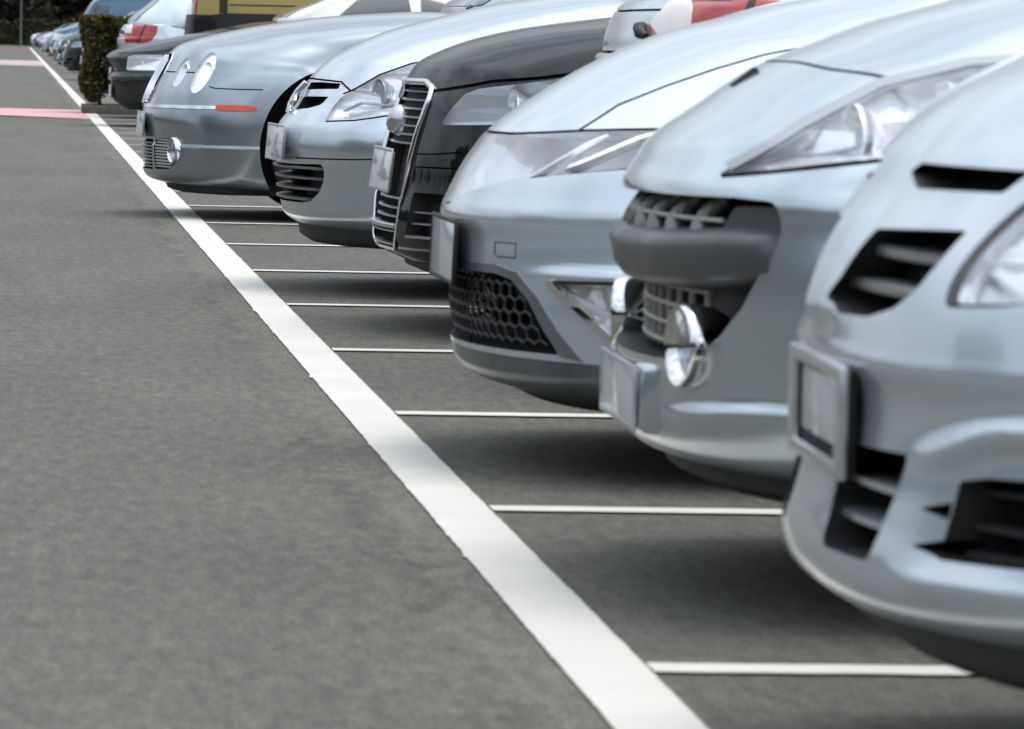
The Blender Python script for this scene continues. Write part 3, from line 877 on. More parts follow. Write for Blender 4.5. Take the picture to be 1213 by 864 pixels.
# ---- 2: silver car with the wide mouth and round chrome fog lamps ------------------------------
def ledge_disp(tip_y, z_in, z_out, amp, y_full, below=.10, rise=.012, xmax=.8):
    def f(V):
        y = V[..., 1]; z = V[..., 2]; x = V[..., 0]
        k = np.clip((y - tip_y) / (y_full - tip_y), 0, 1); k = k * k * (3 - 2 * k)
        zt = z_in + (z_out - z_in) * np.clip((y - tip_y) / (y_full - tip_y), 0, 1)
        d = zt - z
        up = np.clip(d / rise, 0, 1); up = up * up * (3 - 2 * up)
        dn = 1 - np.clip((d - rise) / below, 0, 1); dn = dn * dn * (3 - 2 * dn)
        a = amp * k * up * dn * (x < xmax)
        s = np.clip((y - .5) / .35, 0, 1)
        V = V.copy()
        V[..., 0] -= a * (1 - .6 * s); V[..., 1] += a * .7 * s
        return V
    return f
SPEC[2]['disp'] = ledge_disp(.24, .310, .340, .015, .66, below=.06, rise=.018)
SPEC[3]['disp'] = ledge_disp(.50, .428, .436, .020, .74, below=.06, rise=.018)
SPEC[6]['disp'] = ledge_disp(.0, .352, .352, .008, .05, below=.16, rise=.005, xmax=.9)

def build_2():
    c = Car(2, 'parked_car', M['silver_b'], 'silver car with wide open mouth, grey rubber bumper bar and round chrome fog lamps')
    B = c.B
    mouth = round_poly(sym([(0, .640), (-.41, .643), (-.56, .645), (-.655, .642), (-.668, .60), (-.652, .552), (-.632, .526), (-.602, .48), (-.547, .432), (-.47, .392), (-.30, .384), (0, .382)]), [.0, 0, 0, .03, .02, .0, 0, 0, 0, .03, 0, 0] + [0, 0, .03, 0, 0, 0, 0, .02, .03, 0, 0])
    B.cut_follow('mouth', mouth, .115, 'x', both=False); c.cutmat('mouth', 'grille', M['plastic'])
    hl = [(.116, .679), (.20, .690), (.33, .715), (.45, .742), (.60, .79), (.73, .868), (.66, .874), (.47, .853), (.346, .817), (.228, .752), (.14, .700)]
    c.lamp(hl, 'y', .022, 'reflector')
    cut_top(B, 'gap', strip(smooth_poly([(.262, 0.01), (.268, -.15), (.295, -.392), (.364, -.589), (.40, -.66)], 6, False), .006), .012)
    B.groove([(.116, .676), (.33, .711), (.45, .738), (.60, .786)], .006, .012, 'y')
    c.wheels(.72, 3.03, .30, .345)
    c.regions = [('bonnet', lambda p: p.x > .262 and p.x < .95 and p.z > .84 and abs(p.y) < .62, c.paint), ('bumper', lambda p: p.z < .62 and p.x < .43, c.paint)]
    c.finish(); c.add_wheels()
    gp = c.parts[('grille', 0)]
    # rubber bar
    prof = [(-.012, .0), (-.017, .018), (-.010, .034), (.008, .044), (.035, .050), (.10, .052), (.10, -.040), (.03, -.046), (.006, -.040), (-.008, -.022)]
    mb = MB(); sweep_front(mb, B, .537, prof, -.652, .652, 60, zf=lambda y: .022 * (abs(y) / .65) ** 2, endscale=.75)
    mb.build('bumper_bar', M['grey_plastic'], c.root, sharp=70)
    # grey cowls at the ends of the upper slot
    for sg in (-1, 1):
        co = [(-.495, .572), (-.512, .598), (-.545, .632), (-.64, .637), (-.655, .605), (-.645, .565)]
        co = co if sg < 0 else mirror_y(co)
        B.patch('slot_cowl', round_poly(co, .012), 'x', M['grey_plastic'], gp, off=-.016, thick=.06, xmax=.6)
    for y in np.arange(-.42, .421, .12):
        mb = MB(); h = B.at_front(y, .607)
        x = h.x + .03
        P = [(x - .01 + .04 * t * t, y + (.014 * math.sin(3.1 * t) if y < 0 else -.014 * math.sin(3.1 * t)), .575 + .065 * t) for t in np.linspace(0, 1, 7)]
        mb.tube(P, [.017, .018, .018, .017, .016, .014, .013], 10)
        mb.build('grille_fin', M['fin'], gp)
    mb = MB(); mb.tube(front_line(B, .607, -.50, .50, .020, 24), .004, 8); mb.build('slot_wire', M['lattice'], gp)
    # lattice in the lower opening
    mb = MB()
    for z in (.402, .432, .463, .492): slat(mb, B, z, -.395, .395, .045, .007, .012, 24)
    for y in np.arange(-.385, .386, .077):
        h = B.at_front(y, .447); mb.box((h.x + .052, y, .447), (.010, .007, .108))
    mb.build('grille_lattice', M['lattice'], gp, bevel=.001)
    # fog lamps
    for sg in (-1, 1):
        T = Matrix.Translation((.084, .452 * sg, .412)) @ Matrix.Rotation(R_(13) * sg * -1, 4, 'Z') @ Matrix.Rotation(R_(-90), 4, 'Y')
        mb = MB()
        mb.lathe([(.050, -.05), (.060, -.03), (.066, .0), (.067, .018), (.062, .026), (.054, .022), (.048, .0), (.030, -.022), (.004, -.030), (.004, -.05), (.050, -.05)], 44, T)
        f = mb.build('fog_lamp', M['chrome'], c.root, sharp=60)
        mb = MB(); mb.lathe([(.05, .004), (.047, .010), (.03, .016), (.002, .019), (.002, .016), (.05, .001)], 32, T); mb.build('lens', M['lens'], f)
        mb = MB(); mb.lathe([(.001, .004), (.012, 0), (.014, -.02), (.002, -.021)], 16, T); mb.build('bulb', M['satin'], f)
    # plate holder
    mb = MB()
    mb.add([(.022, -.285, .262), (.022, .285, .262), (.026, .285, .370), (.026, -.285, .370), (.15, -.36, .258), (.15, .36, .258), (.15, .40, .388), (.15, -.40, .388)],
           [(0, 1, 2, 3), (4, 7, 6, 5), (3, 2, 6, 7), (0, 4, 5, 1), (0, 3, 7, 4), (1, 5, 6, 2)])
    ph = mb.build('plate_holder', c.paint, c.root, bevel=.012)
    p = c.plate(.017, .315, .50, .085, 0, 'plate_blank', 'plate_frame', .010, .006)
    # dark trim over the lamps, sensor slot on the bonnet edge
    for sg in (-1, 1):
        tr = strip([(.128, .690), (.228, .757), (.346, .823), (.47, .858), (.60, .872)], .0115)
        B.patch('lamp_trim', tr, 'y', M['lamp_grey'], c.lamp_part('headlight', sg), off=.003, thick=.008, ymin=.1, sign=sg)
        h = c.lamp_part('headlight', sg)
        c.bowl((.30, .63, .745), .045, .04, sg, h, yaw=15); c.bowl((.43, .69, .785), .042, .04, sg, h, yaw=15)
        mb = MB(); mb.tube([(.17, sg * .55, .700), (.22, sg * .575, .716), (.25, sg * .60, .712), (.30, sg * .64, .725)], .004, 6)
        mb.build('lamp_rib', M['lamp_grey'], h)
    mb = MB(); mb.box((.212, .0, .8235), (.05, .045, .010), Matrix.Rotation(R_(-38), 3, 'Y')); mb.build('bonnet_vent', M['recess'], c.root, bevel=.003)
    c.tray(.245, .175, .06, .70)
    greenhouse(c.root, ((.9, 1.04), (1.6, 1.57), (2.3, 1.61), (3.2, 1.55), (3.6, 1.05)), .55, .78, 1.0, c.paint, [(1.3, 2.3, 2.3, 1.72), (2.36, 3.2, 3.05, 2.36)])
    X, Y, a = PLACE[2]; c.place(X, Y, a)
    return c

# ---- 3: wide low hatch with the full width lamp band and honeycomb intake -----------------------
def build_3():
    c = Car(3, 'parked_car', M['silver_c'], 'silver hatchback with full-width lamp band, honeycomb intake and triangular fog lamp')
    B = c.B
    top = [(-.012, .682), (-.25, .684), (-.40, .690), (-.514, .697), (-.62, .703), (-.70, .707), (-.775, .700)]
    bot = [(-.80, .665), (-.76, .643), (-.70, .631), (-.59, .617), (-.386, .594), (-.231, .571), (-.12, .550), (-.05, .537), (-.012, .535)]
    c.lamp(top + bot, 'x', .020, 'reflector')
    B.groove(bot[1:], .006, .014, 'x')
    B.groove([(-.0, .6855)] + [(a, b + .0030) for a, b in top[1:]], .0055, .016, 'x')
    B.groove([(.246, .702), (.285, .728), (.324, .754), (.417, .795), (.511, .831), (.60, .860), (.72, .888), (.9, .91)], .0034, .012, 'y')
    gr = round_poly(sym([(0, .402), (-.27, .404), (-.40, .407), (-.48, .398), (-.545, .362), (-.585, .318), (-.622, .268), (-.630, .255), (-.466, .254), (-.213, .253), (0, .252)]), .008)
    B.cut_follow('grille', gr, .075, 'x', both=False); c.cutmat('grille', 'lower_grille', M['recess'])
    fog = round_poly([(.186, .398), (.44, .408), (.44, .262), (.318, .272)], [.006, .01, .01, .01])
    c.lamp(fog, 'y', .020, 'reflector', 'fog_lamp')
    B.groove([(.091, .440), (.124, .441), (.124, .470), (.091, .469), (.091, .440)], .003, .006, 'y')
    c.wheels(.88, 3.5, .32, .37)
    c.regions = [('bonnet', lambda p: p.x > .1 and p.x < 1.25 and p.z > .684 and p.z > (.702 + (p.x - .246) * .62 if p.x < .324 else .752 + (p.x - .324) * .385 if p.x < .6 else .86 + (p.x - .6) * .18) and p.z > .68 and (p.z > .699 or p.x < .246), c.paint),
                 ('front_lip', lambda p: p.z < .243 and p.x < .55, M['lip']), ('bumper', lambda p: p.z < .60 and p.x < .57, c.paint)]
    c.finish(); c.add_wheels()
    gp = c.parts[('lower_grille', 0)]
    # honeycomb
    mb = MB(); s = .0185; hx = s * math.sqrt(3)
    done = set()
    outline = [(a * .985, b) for a, b in gr]
    for r in range(0, 8):
        for q in range(-26, 27):
            cy = (q + .5 * (r % 2)) * hx * 1.35; cz = .262 + r * s * 1.5
            for k in range(3):
                a0, a1 = R_(90 + 60 * k), R_(150 + 60 * k)
                p0 = (cy + s * math.cos(a0) * 1.35, cz + s * math.sin(a0)); p1 = (cy + s * math.cos(a1) * 1.35, cz + s * math.sin(a1))
                if not (in_poly(*p0, outline) and in_poly(*p1, outline)): continue
                h0, h1 = B.at_front(p0[0], p0[1], .014), B.at_front(p1[0], p1[1], .014)
                if h0 and h1: mb.tube([h0, h1], .0038, 6)
    mb.build('honeycomb_mesh', M['plastic'], gp)
    sur = [(a, b) for a, b in [(0, .404), (-.27, .406), (-.40, .409), (-.483, .400), (-.549, .364), (-.589, .319), (-.626, .269), (-.634, .254)]]
    outr = [(0, .420), (-.27, .421), (-.41, .425), (-.505, .413), (-.575, .372), (-.62, .325), (-.662, .275), (-.69, .246)]
    B.patch('grille_surround', sym(outr)[:len(outr)] + sur[::-1], 'x', M['surround'], gp, off=.004, thick=.02, xmax=.7)
    B.patch('grille_surround', mirror_y(outr + sur[::-1]), 'x', M['surround'], gp, off=.004, thick=.02, xmax=.7)
    for sg in (-1, 1):
        f = c.lamp_part('fog_lamp', sg)
        B.patch('fog_trim', strip([(.180, .402), (.187, .392), (.245, .338), (.320, .268), (.345, .262)], .011), 'y', M['chrome'], f, off=.006, thick=.015, ymin=.1, sign=sg)
        B.patch('fog_trim', strip([(.180, .400), (.30, .406), (.44, .411)], .007), 'y', M['plastic'], f, off=.004, thick=.012, ymin=.1, sign=sg)
        c.bowl((.36, .745, .345), .042, .03, sg, f, yaw=25)
        h = c.lamp_part('headlight', sg)
        c.bowl((.385, .685, .668), .034, .03, sg, h, yaw=22)
        mb = MB()
        for (a, b, r) in (((.150, .42, .585), (.262, .58, .694), .016), ((.235, .555, .622), (.36, .675, .702), .022)):
            P = []
            for t in np.linspace(0, 1, 9):
                y = a[1] + (b[1] - a[1]) * t; z = a[2] + (b[2] - a[2]) * t ** 1.5
                q = B.at_front(-y, z, .020)
                P.append((q.x, y * sg, z))
            mb.tube(P, [r * .5] + [r] * 7 + [r * .6], 8, flat=.5)
        mb.build('lamp_rib', M['reflector'], h)
    # centre emblem behind the lamp band
    c.plate(.020, .440, .52, .118, 2, 'plate_blank', 'plastic', .008, .006)
    c.tray(.205, .135, .10, .72)
    greenhouse(c.root, ((1.0, 1.0), (1.9, 1.43), (2.5, 1.46), (3.5, 1.36), (4.1, .98)), .55, .80, .94, c.paint, [(1.65, 2.55, 2.5, 2.0), (2.62, 3.6, 3.3, 2.62)])
    X, Y, a = PLACE[3]; c.place(X, Y, a)
    return c
M['lip'] = pbr('lip_dark_satin', (.10, .11, .115), .35, .3, coat=.3, var=(10, .2))
M['surround'] = pbr('surround_satin', (.20, .225, .24), .35, .6, coat=.4)

# ---- 4: black car with tall chrome framed grille ------------------------------------------------
def build_4():
    c = Car(4, 'parked_car', M['black_paint'], 'black car with tall chrome-framed grille, round badge and clear headlight')
    B = c.B
    half = [(0, .752), (-.30, .752), (-.375, .735), (-.395, .70), (-.385, .60), (-.378, .516), (-.352, .40), (-.300, .262), (-.27, .248), (0, .248)]
    gr = round_poly(sym(half), .012)
    B.cut_follow('grille', gr, .055, 'x', both=False); c.cutmat('grille', 'grille', M['recess'])
    hl = round_poly([(.146, .628), (.167, .668), (.210, .722), (.249, .739), (.409, .764), (.56, .788), (.68, .79), (.62, .70), (.45, .652), (.266, .634)], .008)
    c.lamp(hl, 'y', .03, 'lamp_dark')
    B.groove([(.120, .728), (.142, .727), (.208, .742), (.285, .761), (.41, .7735), (.6, .803), (.66, .813)], .010, .02, 'y')
    B.groove([(.060, .500), (.12, .501), (.209, .503), (.35, .505), (.52, .505)], .005, .012, 'y')
    B.groove([(.062, .538), (.12, .540), (.209, .553), (.35, .562), (.54, .565)], .005, .012, 'y')
    si = round_poly([(-.43, .425), (-.43, .35), (-.405, .288), (-.62, .283), (-.72, .315), (-.735, .40), (-.66, .425)], .012)
    B.cut_follow('side', si, .06, 'x'); c.cutmat('side', 'side_intake', M['recess'], True)
    c.wheels(.88, 3.55, .32, .37)
    def bon(p):
        L = [(.10, .728), (.142, .727), (.208, .742), (.285, .761), (.41, .7735), (.6, .803), (.9, .855), (1.25, .89)]
        if p.x < .1 or p.x > 1.25: return False
        return p.z > np.interp(p.x, [a for a, b in L], [b for a, b in L])
    c.regions = [('bonnet', bon, c.paint), ('bumper', lambda p: p.z < .60 and p.x < .52, c.paint)]
    c.finish(); c.add_wheels()
    gp = c.parts[('grille', 0)]
    mb = MB()
    P = [B.at_front(y, z, -.004) for y, z in gr]
    mb.tube([p for p in P if p], [.0105 if p.z > .43 else .005 for p in P if p], 10, closed=True)
    mb.build('grille_frame', M['chrome'], gp, sharp=80)
    wz = lambda z: np.interp(z, [.25, .262, .40, .516, .60, .70, .735], [.285, .30, .352, .378, .385, .392, .37]) - .008
    mb = MB()
    for z in (.722, .696, .670, .644, .618, .592, .566, .400, .372, .345): slat(mb, B, z, -wz(z), wz(z), .014, .006, .02, 16)
    slat(mb, B, .318, -wz(.318), wz(.318), -.006, .014, .03, 16); slat(mb, B, .303, -wz(.303), wz(.303), -.002, .006, .03, 16)
    slat(mb, B, .262, -wz(.262), wz(.262), -.004, .007, .03, 16)
    mb.build('grille_bar', M['satin'], gp)
    for z0, z1 in ((.56, .735), (.27, .41)):
        mb = MB()
        for y in np.arange(-.36, .361, .018):
            if wz((z0 + z1) / 2) < abs(y): continue
            h0, h1 = B.at_front(y, z0, .024), B.at_front(y, z1, .024)
            mb.tube([h0, (h0 + h1) / 2, h1], .0022, 4)
        mb.build('grille_mesh', M['plastic'], gp)
    mb = MB()
    T = Matrix.Translation((.078, 0, .634)) @ Matrix.Rotation(R_(-90 + 20), 4, 'Y')
    mb.lathe([(.004, .036), (.028, .032), (.043, .018), (.047, -.003), (.047, -.03), (.004, -.03)], 36, T)
    mb.build('badge', M['satin'], c.root, sharp=60)
    c.plate(.026, .483, .52, .114, 6, 'plate', 'plate_frame', .010, .008)
    for sg in (-1, 1):
        sp = c.lamp_part('side_intake', sg)
        mb = MB()
        for z in (.366, .332): slat(mb, B, z, -.42 * sg, -.72 * sg, .012, .006, .02)
        slat(mb, B, .292, -.405 * sg, -.70 * sg, -.002, .010, .03)
        mb.build('intake_bar', M['satin'], sp)
        h = c.lamp_part('headlight', sg)
        c.bowl((.345, .66, .695), .042, .035, sg, h, yaw=12); c.bowl((.47, .72, .715), .040, .035, sg, h, yaw=12)
    c.tray(.235, .175, .06, .72)
    greenhouse(c.root, ((1.28, .98), (2.0, 1.39), (2.6, 1.43), (3.4, 1.36), (3.95, .98)), .54, .79, .93, c.paint, [(1.85, 2.7, 2.65, 2.15), (2.77, 3.6, 3.3, 2.77)])
    X, Y, a = PLACE[4]; c.place(X, Y, a)
    return c

# ---- 5: silver hatch with the oval slatted intake -----------------------------------------------
def build_5():
    c = Car(5, 'parked_car', M['silver_d'], 'silver hatchback with rounded slatted lower intake and large swept-back headlight')
    B = c.B
    up = round_poly([(-.045, .722), (-.20, .725), (-.388, .7235), (-.396, .704), (-.20, .700), (-.045, .696)], .006)
    B.cut_follow('slot', up, .05, 'x'); c.cutmat('slot', 'grille', M['recess'])
    lo = round_poly([(-.055, .668), (-.12, .674), (-.362, .677), (-.335, .648), (-.24, .634), (-.145, .630), (-.055, .626)], .008)
    B.cut_follow('slot2', lo, .05, 'x'); c.cutmat('slot2', 'grille', M['recess'])
    hl = round_poly([(.128, .596), (.155, .640), (.184, .677), (.214, .697), (.302, .754), (.401, .794), (.449, .806), (.60, .845), (.73, .862), (.66, .79), (.5, .70), (.42, .655), (.334, .628), (.211, .604)], .006)
    c.lamp(hl, 'y', .022, 'reflector')
    B.groove([(.128, .5935), (.211, .6005), (.334, .6245), (.42, .651), (.5, .696)], .005, .012, 'y')
    B.groove([(-.0, .736), (-.2, .733), (-.383, .729), (-.44, .712), (-.482, .699)], .006, .016, 'x')
    B.groove([(.190, .688), (.214, .700), (.302, .757), (.401, .797), (.449, .809), (.52, .828)], .005, .014, 'y')
    low = round_poly(sym([(0, .440), (-.30, .442), (-.50, .447), (-.512, .425), (-.492, .385), (-.455, .345), (-.395, .316), (-.30, .309), (0, .307)]), .012)
    B.cut_follow('low', low, .07, 'x', both=False); c.cutmat('low', 'lower_grille', M['recess'])
    B.groove([(-.30, .463), (-.5, .465), (-.65, .468), (-.753, .473), (-.80, .475)], .005, .012, 'x')
    c.wheels(.86, 3.47, .31, .36)
    def bon(p):
        if p.x < .12 or p.x > 1.2 or p.z < .70: return False
        if p.x < .214: return p.z > .700 + max(0, .482 - abs(p.y)) * .075
        L = [(.190, .688), (.214, .700), (.302, .757), (.401, .797), (.449, .809), (.6, .848), (.8, .885), (1.2, .93)]
        return p.z > np.interp(p.x, [a for a, b in L], [b for a, b in L])
    c.regions = [('bonnet', bon, c.paint), ('bumper', lambda p: p.z < .60 and p.x < .56, c.paint)]
    c.finish(); c.add_wheels()
    lp = c.parts[('lower_grille', 0)]
    mb = MB()
    for z, w in ((.430, .495), (.395, .482), (.358, .455), (.322, .385)): slat(mb, B, z, -w, w, -.014, .010, .06, 24)
    mb.build('grille_bar', M['slat_grey'], lp)
    # animal badge: an upright chrome figure, abstracted to a few bent limbs
    mb = MB()
    for P, r in (([(0, .01, .615), (-.006, .012, .65), (-.002, -.006, .69), (.012, -.02, .722)], .011), ([(-.004, .006, .67), (-.004, -.032, .672), (.0, -.046, .655)], .006), ([(-.002, .008, .64), (-.002, -.028, .634), (0, -.04, .618)], .006), ([(.004, .012, .63), (.004, .04, .645), (.01, .045, .68)], .005)):
        mb.tube([(.062 + (z - .61) * .42 + x - .012, y, z) for x, y, z in P], r, 8)
    mb.build('badge', M['chrome'], c.root)
    for sg in (-1, 1):
        h = c.lamp_part('headlight', sg)
        c.bowl((.30, .585, .690), .050, .045, sg, h, yaw=18, mat='lamp_grey'); c.bowl((.43, .67, .735), .045, .04, sg, h, yaw=18)
        mb = MB()
        mb.tube([(.19, .52 * sg, .632), (.24, .57 * sg, .66), (.33, .63 * sg, .655), (.42, .70 * sg, .68)], .012, 8, flat=.5)
        mb.build('lamp_rib', M['lamp_grey'], h)
    c.plate(.006, .511, .52, .112, 4, 'plate', 'plate_frame', .008, .008)
    c.tray(.262, .165, .045, .72, .4)
    greenhouse(c.root, ((1.1, 1.04), (1.85, 1.48), (2.5, 1.51), (3.5, 1.42), (4.05, 1.0)), .55, .79, .96, c.paint, [(1.6, 2.5, 2.45, 2.0), (2.57, 3.6, 3.3, 2.57)])
    X, Y, a = PLACE[5]; c.place(X, Y, a)
    return c
M['slat_grey'] = pbr('slat_grey', (.16, .15, .145), .4, .2)

# ---- 6: blue-grey saloon with four oval lamps ---------------------------------------------------
def ell(cx, cz, a, b, ang, n=28):
    c, s = math.cos(ang), math.sin(ang)
    return [(cx + a * math.cos(t) * c - b * math.sin(t) * s, cz + a * math.cos(t) * s + b * math.sin(t) * c) for t in [2 * math.pi * i / n for i in range(n)]]

def build_6():
    c = Car(6, 'parked_car', M['grey_silver'], 'blue-grey saloon with oval twin headlights and orange side marker, nose over the white line')
    B = c.B
    a1 = math.atan2(.135, .066); a2 = math.atan2(.192, .104)
    e1 = ell(.165, .700, .076, .019, a1); e2 = ell(.262, .702, .110, .034, a2)
    c.lamp(e1, 'y', .018, 'reflector'); c.lamp(e2, 'y', .020, 'reflector')
    gr = round_poly(sym([(0, .792), (-.14, .790), (-.20, .765), (-.225, .70), (-.20, .61), (-.145, .548), (-.10, .538), (0, .536)]), .012)
    B.cut_follow('grille', gr, .04, 'x', both=False); c.cutmat('grille', 'grille', M['recess'])
    B.groove([(-.235, .702), (-.385, .702)], .006, .014, 'x'); 
    B.groove([(.176, .702), (.222, .702)], .006, .014, 'y')
    B.groove([(.282, .640), (.290, .634), (.318, .629), (.40, .628), (.53, .628)], .0055, .014, 'y')
    fo = round_poly([(-.350, .380), (-.530, .384), (-.605, .345), (-.60, .275), (-.53, .236), (-.35, .230)], .02)
    B.cut_follow('fogbay', fo, .05, 'x'); c.cutmat('fogbay', 'side_intake', M['recess'], True)
    ce = round_poly(sym([(0, .372), (-.315, .375), (-.315, .228), (0, .226)]), .015)
    B.cut_follow('centre', ce, .06, 'x', both=False); c.cutmat('centre', 'lower_grille', M['recess'])
    c.wheels(.905, 3.82, .33, .388)
    def bon(p):
        return .15 < p.x < 1.45 and p.z > np.interp(p.x, [.15, .30, .6, 1.45], [.795, .80, .835, .90]) and abs(p.y) < .76
    c.regions = [('bonnet', bon, c.paint), ('bumper', lambda p: p.z < .625 and p.x < .55, c.paint)]
    c.finish(); c.add_wheels()
    gp = c.parts[('grille', 0)]
    mb = MB(); mb.tube([B.at_front(y, z, .002) for y, z in gr], .006, 10, closed=True); mb.build('grille_frame', M['chrome'], gp, sharp=80)
    mb = MB()
    for y in np.arange(-.19, .191, .019):
        zt = np.interp(abs(y), [0, .14, .20, .22], [.782, .780, .755, .70]); zb = np.interp(abs(y), [0, .145, .20, .22], [.545, .552, .61, .68])
        P = [B.at_front(y, z, -.010) for z in np.linspace(zb, zt, 10)]
        mb.tube(P, .0055, 6)
    mb.build('grille_bar', M['chrome'], gp)
    # bumper chrome strip and the orange marker
    for sg in (-1, 1):
        B.patch('chrome_strip', strip([(.016, .534), (.08, .5345), (.18, .536), (.313, .5375)], .016), 'y', M['chrome'], c.root, off=.006, thick=.010, ymin=.06, sign=sg)
        B.patch('side_marker', round_poly([(.315, .524), (.315, .551), (.46, .551), (.50, .543), (.502, .530), (.46, .523)], .004), 'y', M['amber'], c.root, off=.007, thick=.012, ymin=.1, sign=sg)
        sp = c.lamp_part('side_intake', sg)
        mb = MB()
        for z in np.arange(.245, .378, .0145): slat(mb, B, z, -.355 * sg, -.520 * sg, .002, .0095, .02, 6)
        mb.build('intake_bar', M['plate_frame'], sp)
        T = Matrix.Translation((.128, .565 * sg, .327)) @ Matrix.Rotation(R_(-16) * sg, 4, 'Z') @ Matrix.Rotation(R_(-90), 4, 'Y')
        mb = MB(); mb.lathe([(.062, -.03), (.064, .008), (.058, .014), (.052, .006), (.035, -.016), (.003, -.024), (.003, -.04), (.062, -.03)], 36, T)
        f = mb.build('fog_lamp', M['chrome'], c.root, sharp=60)
        mb = MB(); mb.lathe([(.054, .004), (.05, .008), (.002, .014), (.002, .012), (.054, .002)], 28, T); mb.build('lens', M['lens'], f)
        h1, h2 = c.lamp_part('headlight', sg, 0), c.lamp_part('headlight', sg, 1)
        c.bowl((.190, .455, .70), .040, .02, sg, h1, yaw=18, bulb=True); c.bowl((.292, .59, .70), .052, .025, sg, h2, yaw=22, bulb=True)
    mb = MB()
    for z in np.arange(.240, .370, .0165): slat(mb, B, z, -.31, .31, .004, .008, .03, 16)
    mb.build('grille_bar', M['satin'], c.parts[('lower_grille', 0)])
    c.plate(-.004, .442, .50, .112, 3, 'plate', 'plate_frame', .006, .006)
    # side crease bright sill is in the shell; wipers at the foot of the screen
    mb = MB(); mb.tube([(1.53, -.62, 1.035), (1.60, -.35, 1.075), (1.70, .02, 1.12)], .010, 8); mb.tube([(1.53, -.05, 1.04), (1.60, .25, 1.085), (1.70, .55, 1.11)], .010, 8)
    mb.build('wiper', M['plastic'], c.root)
    mb = MB()
    for y in (-.22, .22):
        mb.lathe([(.018, -.01), (.016, .008), (.008, .012), (.001, .013)], 12, Matrix.Translation((1.36, y, 1.004)))
    mb.build('washer_jet', M['plastic'], c.root)
    c.tray(.17, .12, .05, .74, .35)
    greenhouse(c.root, ((1.5, 1.02), (2.35, 1.40), (2.9, 1.44), (3.7, 1.36), (4.4, 1.0)), .56, .80, .95, c.paint, [(2.05, 2.95, 2.9, 2.45), (3.02, 3.9, 3.6, 3.02)])
    X, Y, a = PLACE[6]; c.place(X, Y, a)
    return c

M['fin'] = pbr('fin_grey', (.22, .215, .205), .4, .4)

# ---- 7: older dark saloon -----------------------------------------------------------------------
def build_7():
    c = Car(7, 'parked_car', M['dark_green'], 'dark older saloon with black lower bumper, parked before the hedge')
    B = c.B
    hl = round_poly([(.16, .545), (.17, .675), (.22, .69), (.50, .70), (.52, .66), (.50, .55)], .015)
    c.lamp(hl, 'y', .03, 'reflector')
    gr = round_poly(sym([(0, .655), (-.28, .655), (-.28, .53), (0, .53)]), .02)
    B.cut_follow('grille', gr, .05, 'x', both=False); c.cutmat('grille', 'grille', M['recess'])
    B.groove([(.08, .705), (.2, .71), (.5, .735), (.9, .80), (1.3, .86)], .008, .02, 'y')
    c.wheels(.86, 3.6, .31, .36)
    L = [(.0, .70), (.2, .71), (.5, .735), (.9, .80), (1.7, .90)]
    c.regions = [('bumper', lambda p: p.z < .443 and p.x < .5, M['tray']), ('bumper_top', lambda p: p.z < .52 and p.x < .5, c.paint), ('bonnet', lambda p: p.x < 1.6 and p.x > .0 and p.z > np.interp(p.x, [a for a, b in L], [b for a, b in L]), c.paint)]
    c.finish(); c.add_wheels()
    for sg in (-1, 1):
        c.bowl((.30, .66, .615), .05, .03, sg, c.lamp_part('headlight', sg), yaw=15)
    mb = MB()
    for z in (.555, .58, .605, .63): slat(mb, B, z, -.27, .27, .012, .008, .02)
    mb.build('grille_bar', M['plastic'], c.parts[('grille', 0)])
    c.plate(.030, .335, .52, .112, 0, 'plate', 'plate_frame', .008, .012)
    c.tray(.235, .17, .05, .70)
    greenhouse(c.root, ((1.6, 1.05), (2.35, 1.40), (2.9, 1.43), (3.6, 1.37), (4.15, 1.0)), .55, .78, .96, M['white_paint_car'], [(2.05, 2.9, 2.85, 2.4), (2.97, 3.8, 3.5, 2.97)])
    c.place(.875, 50.5, 1.0)
    return c

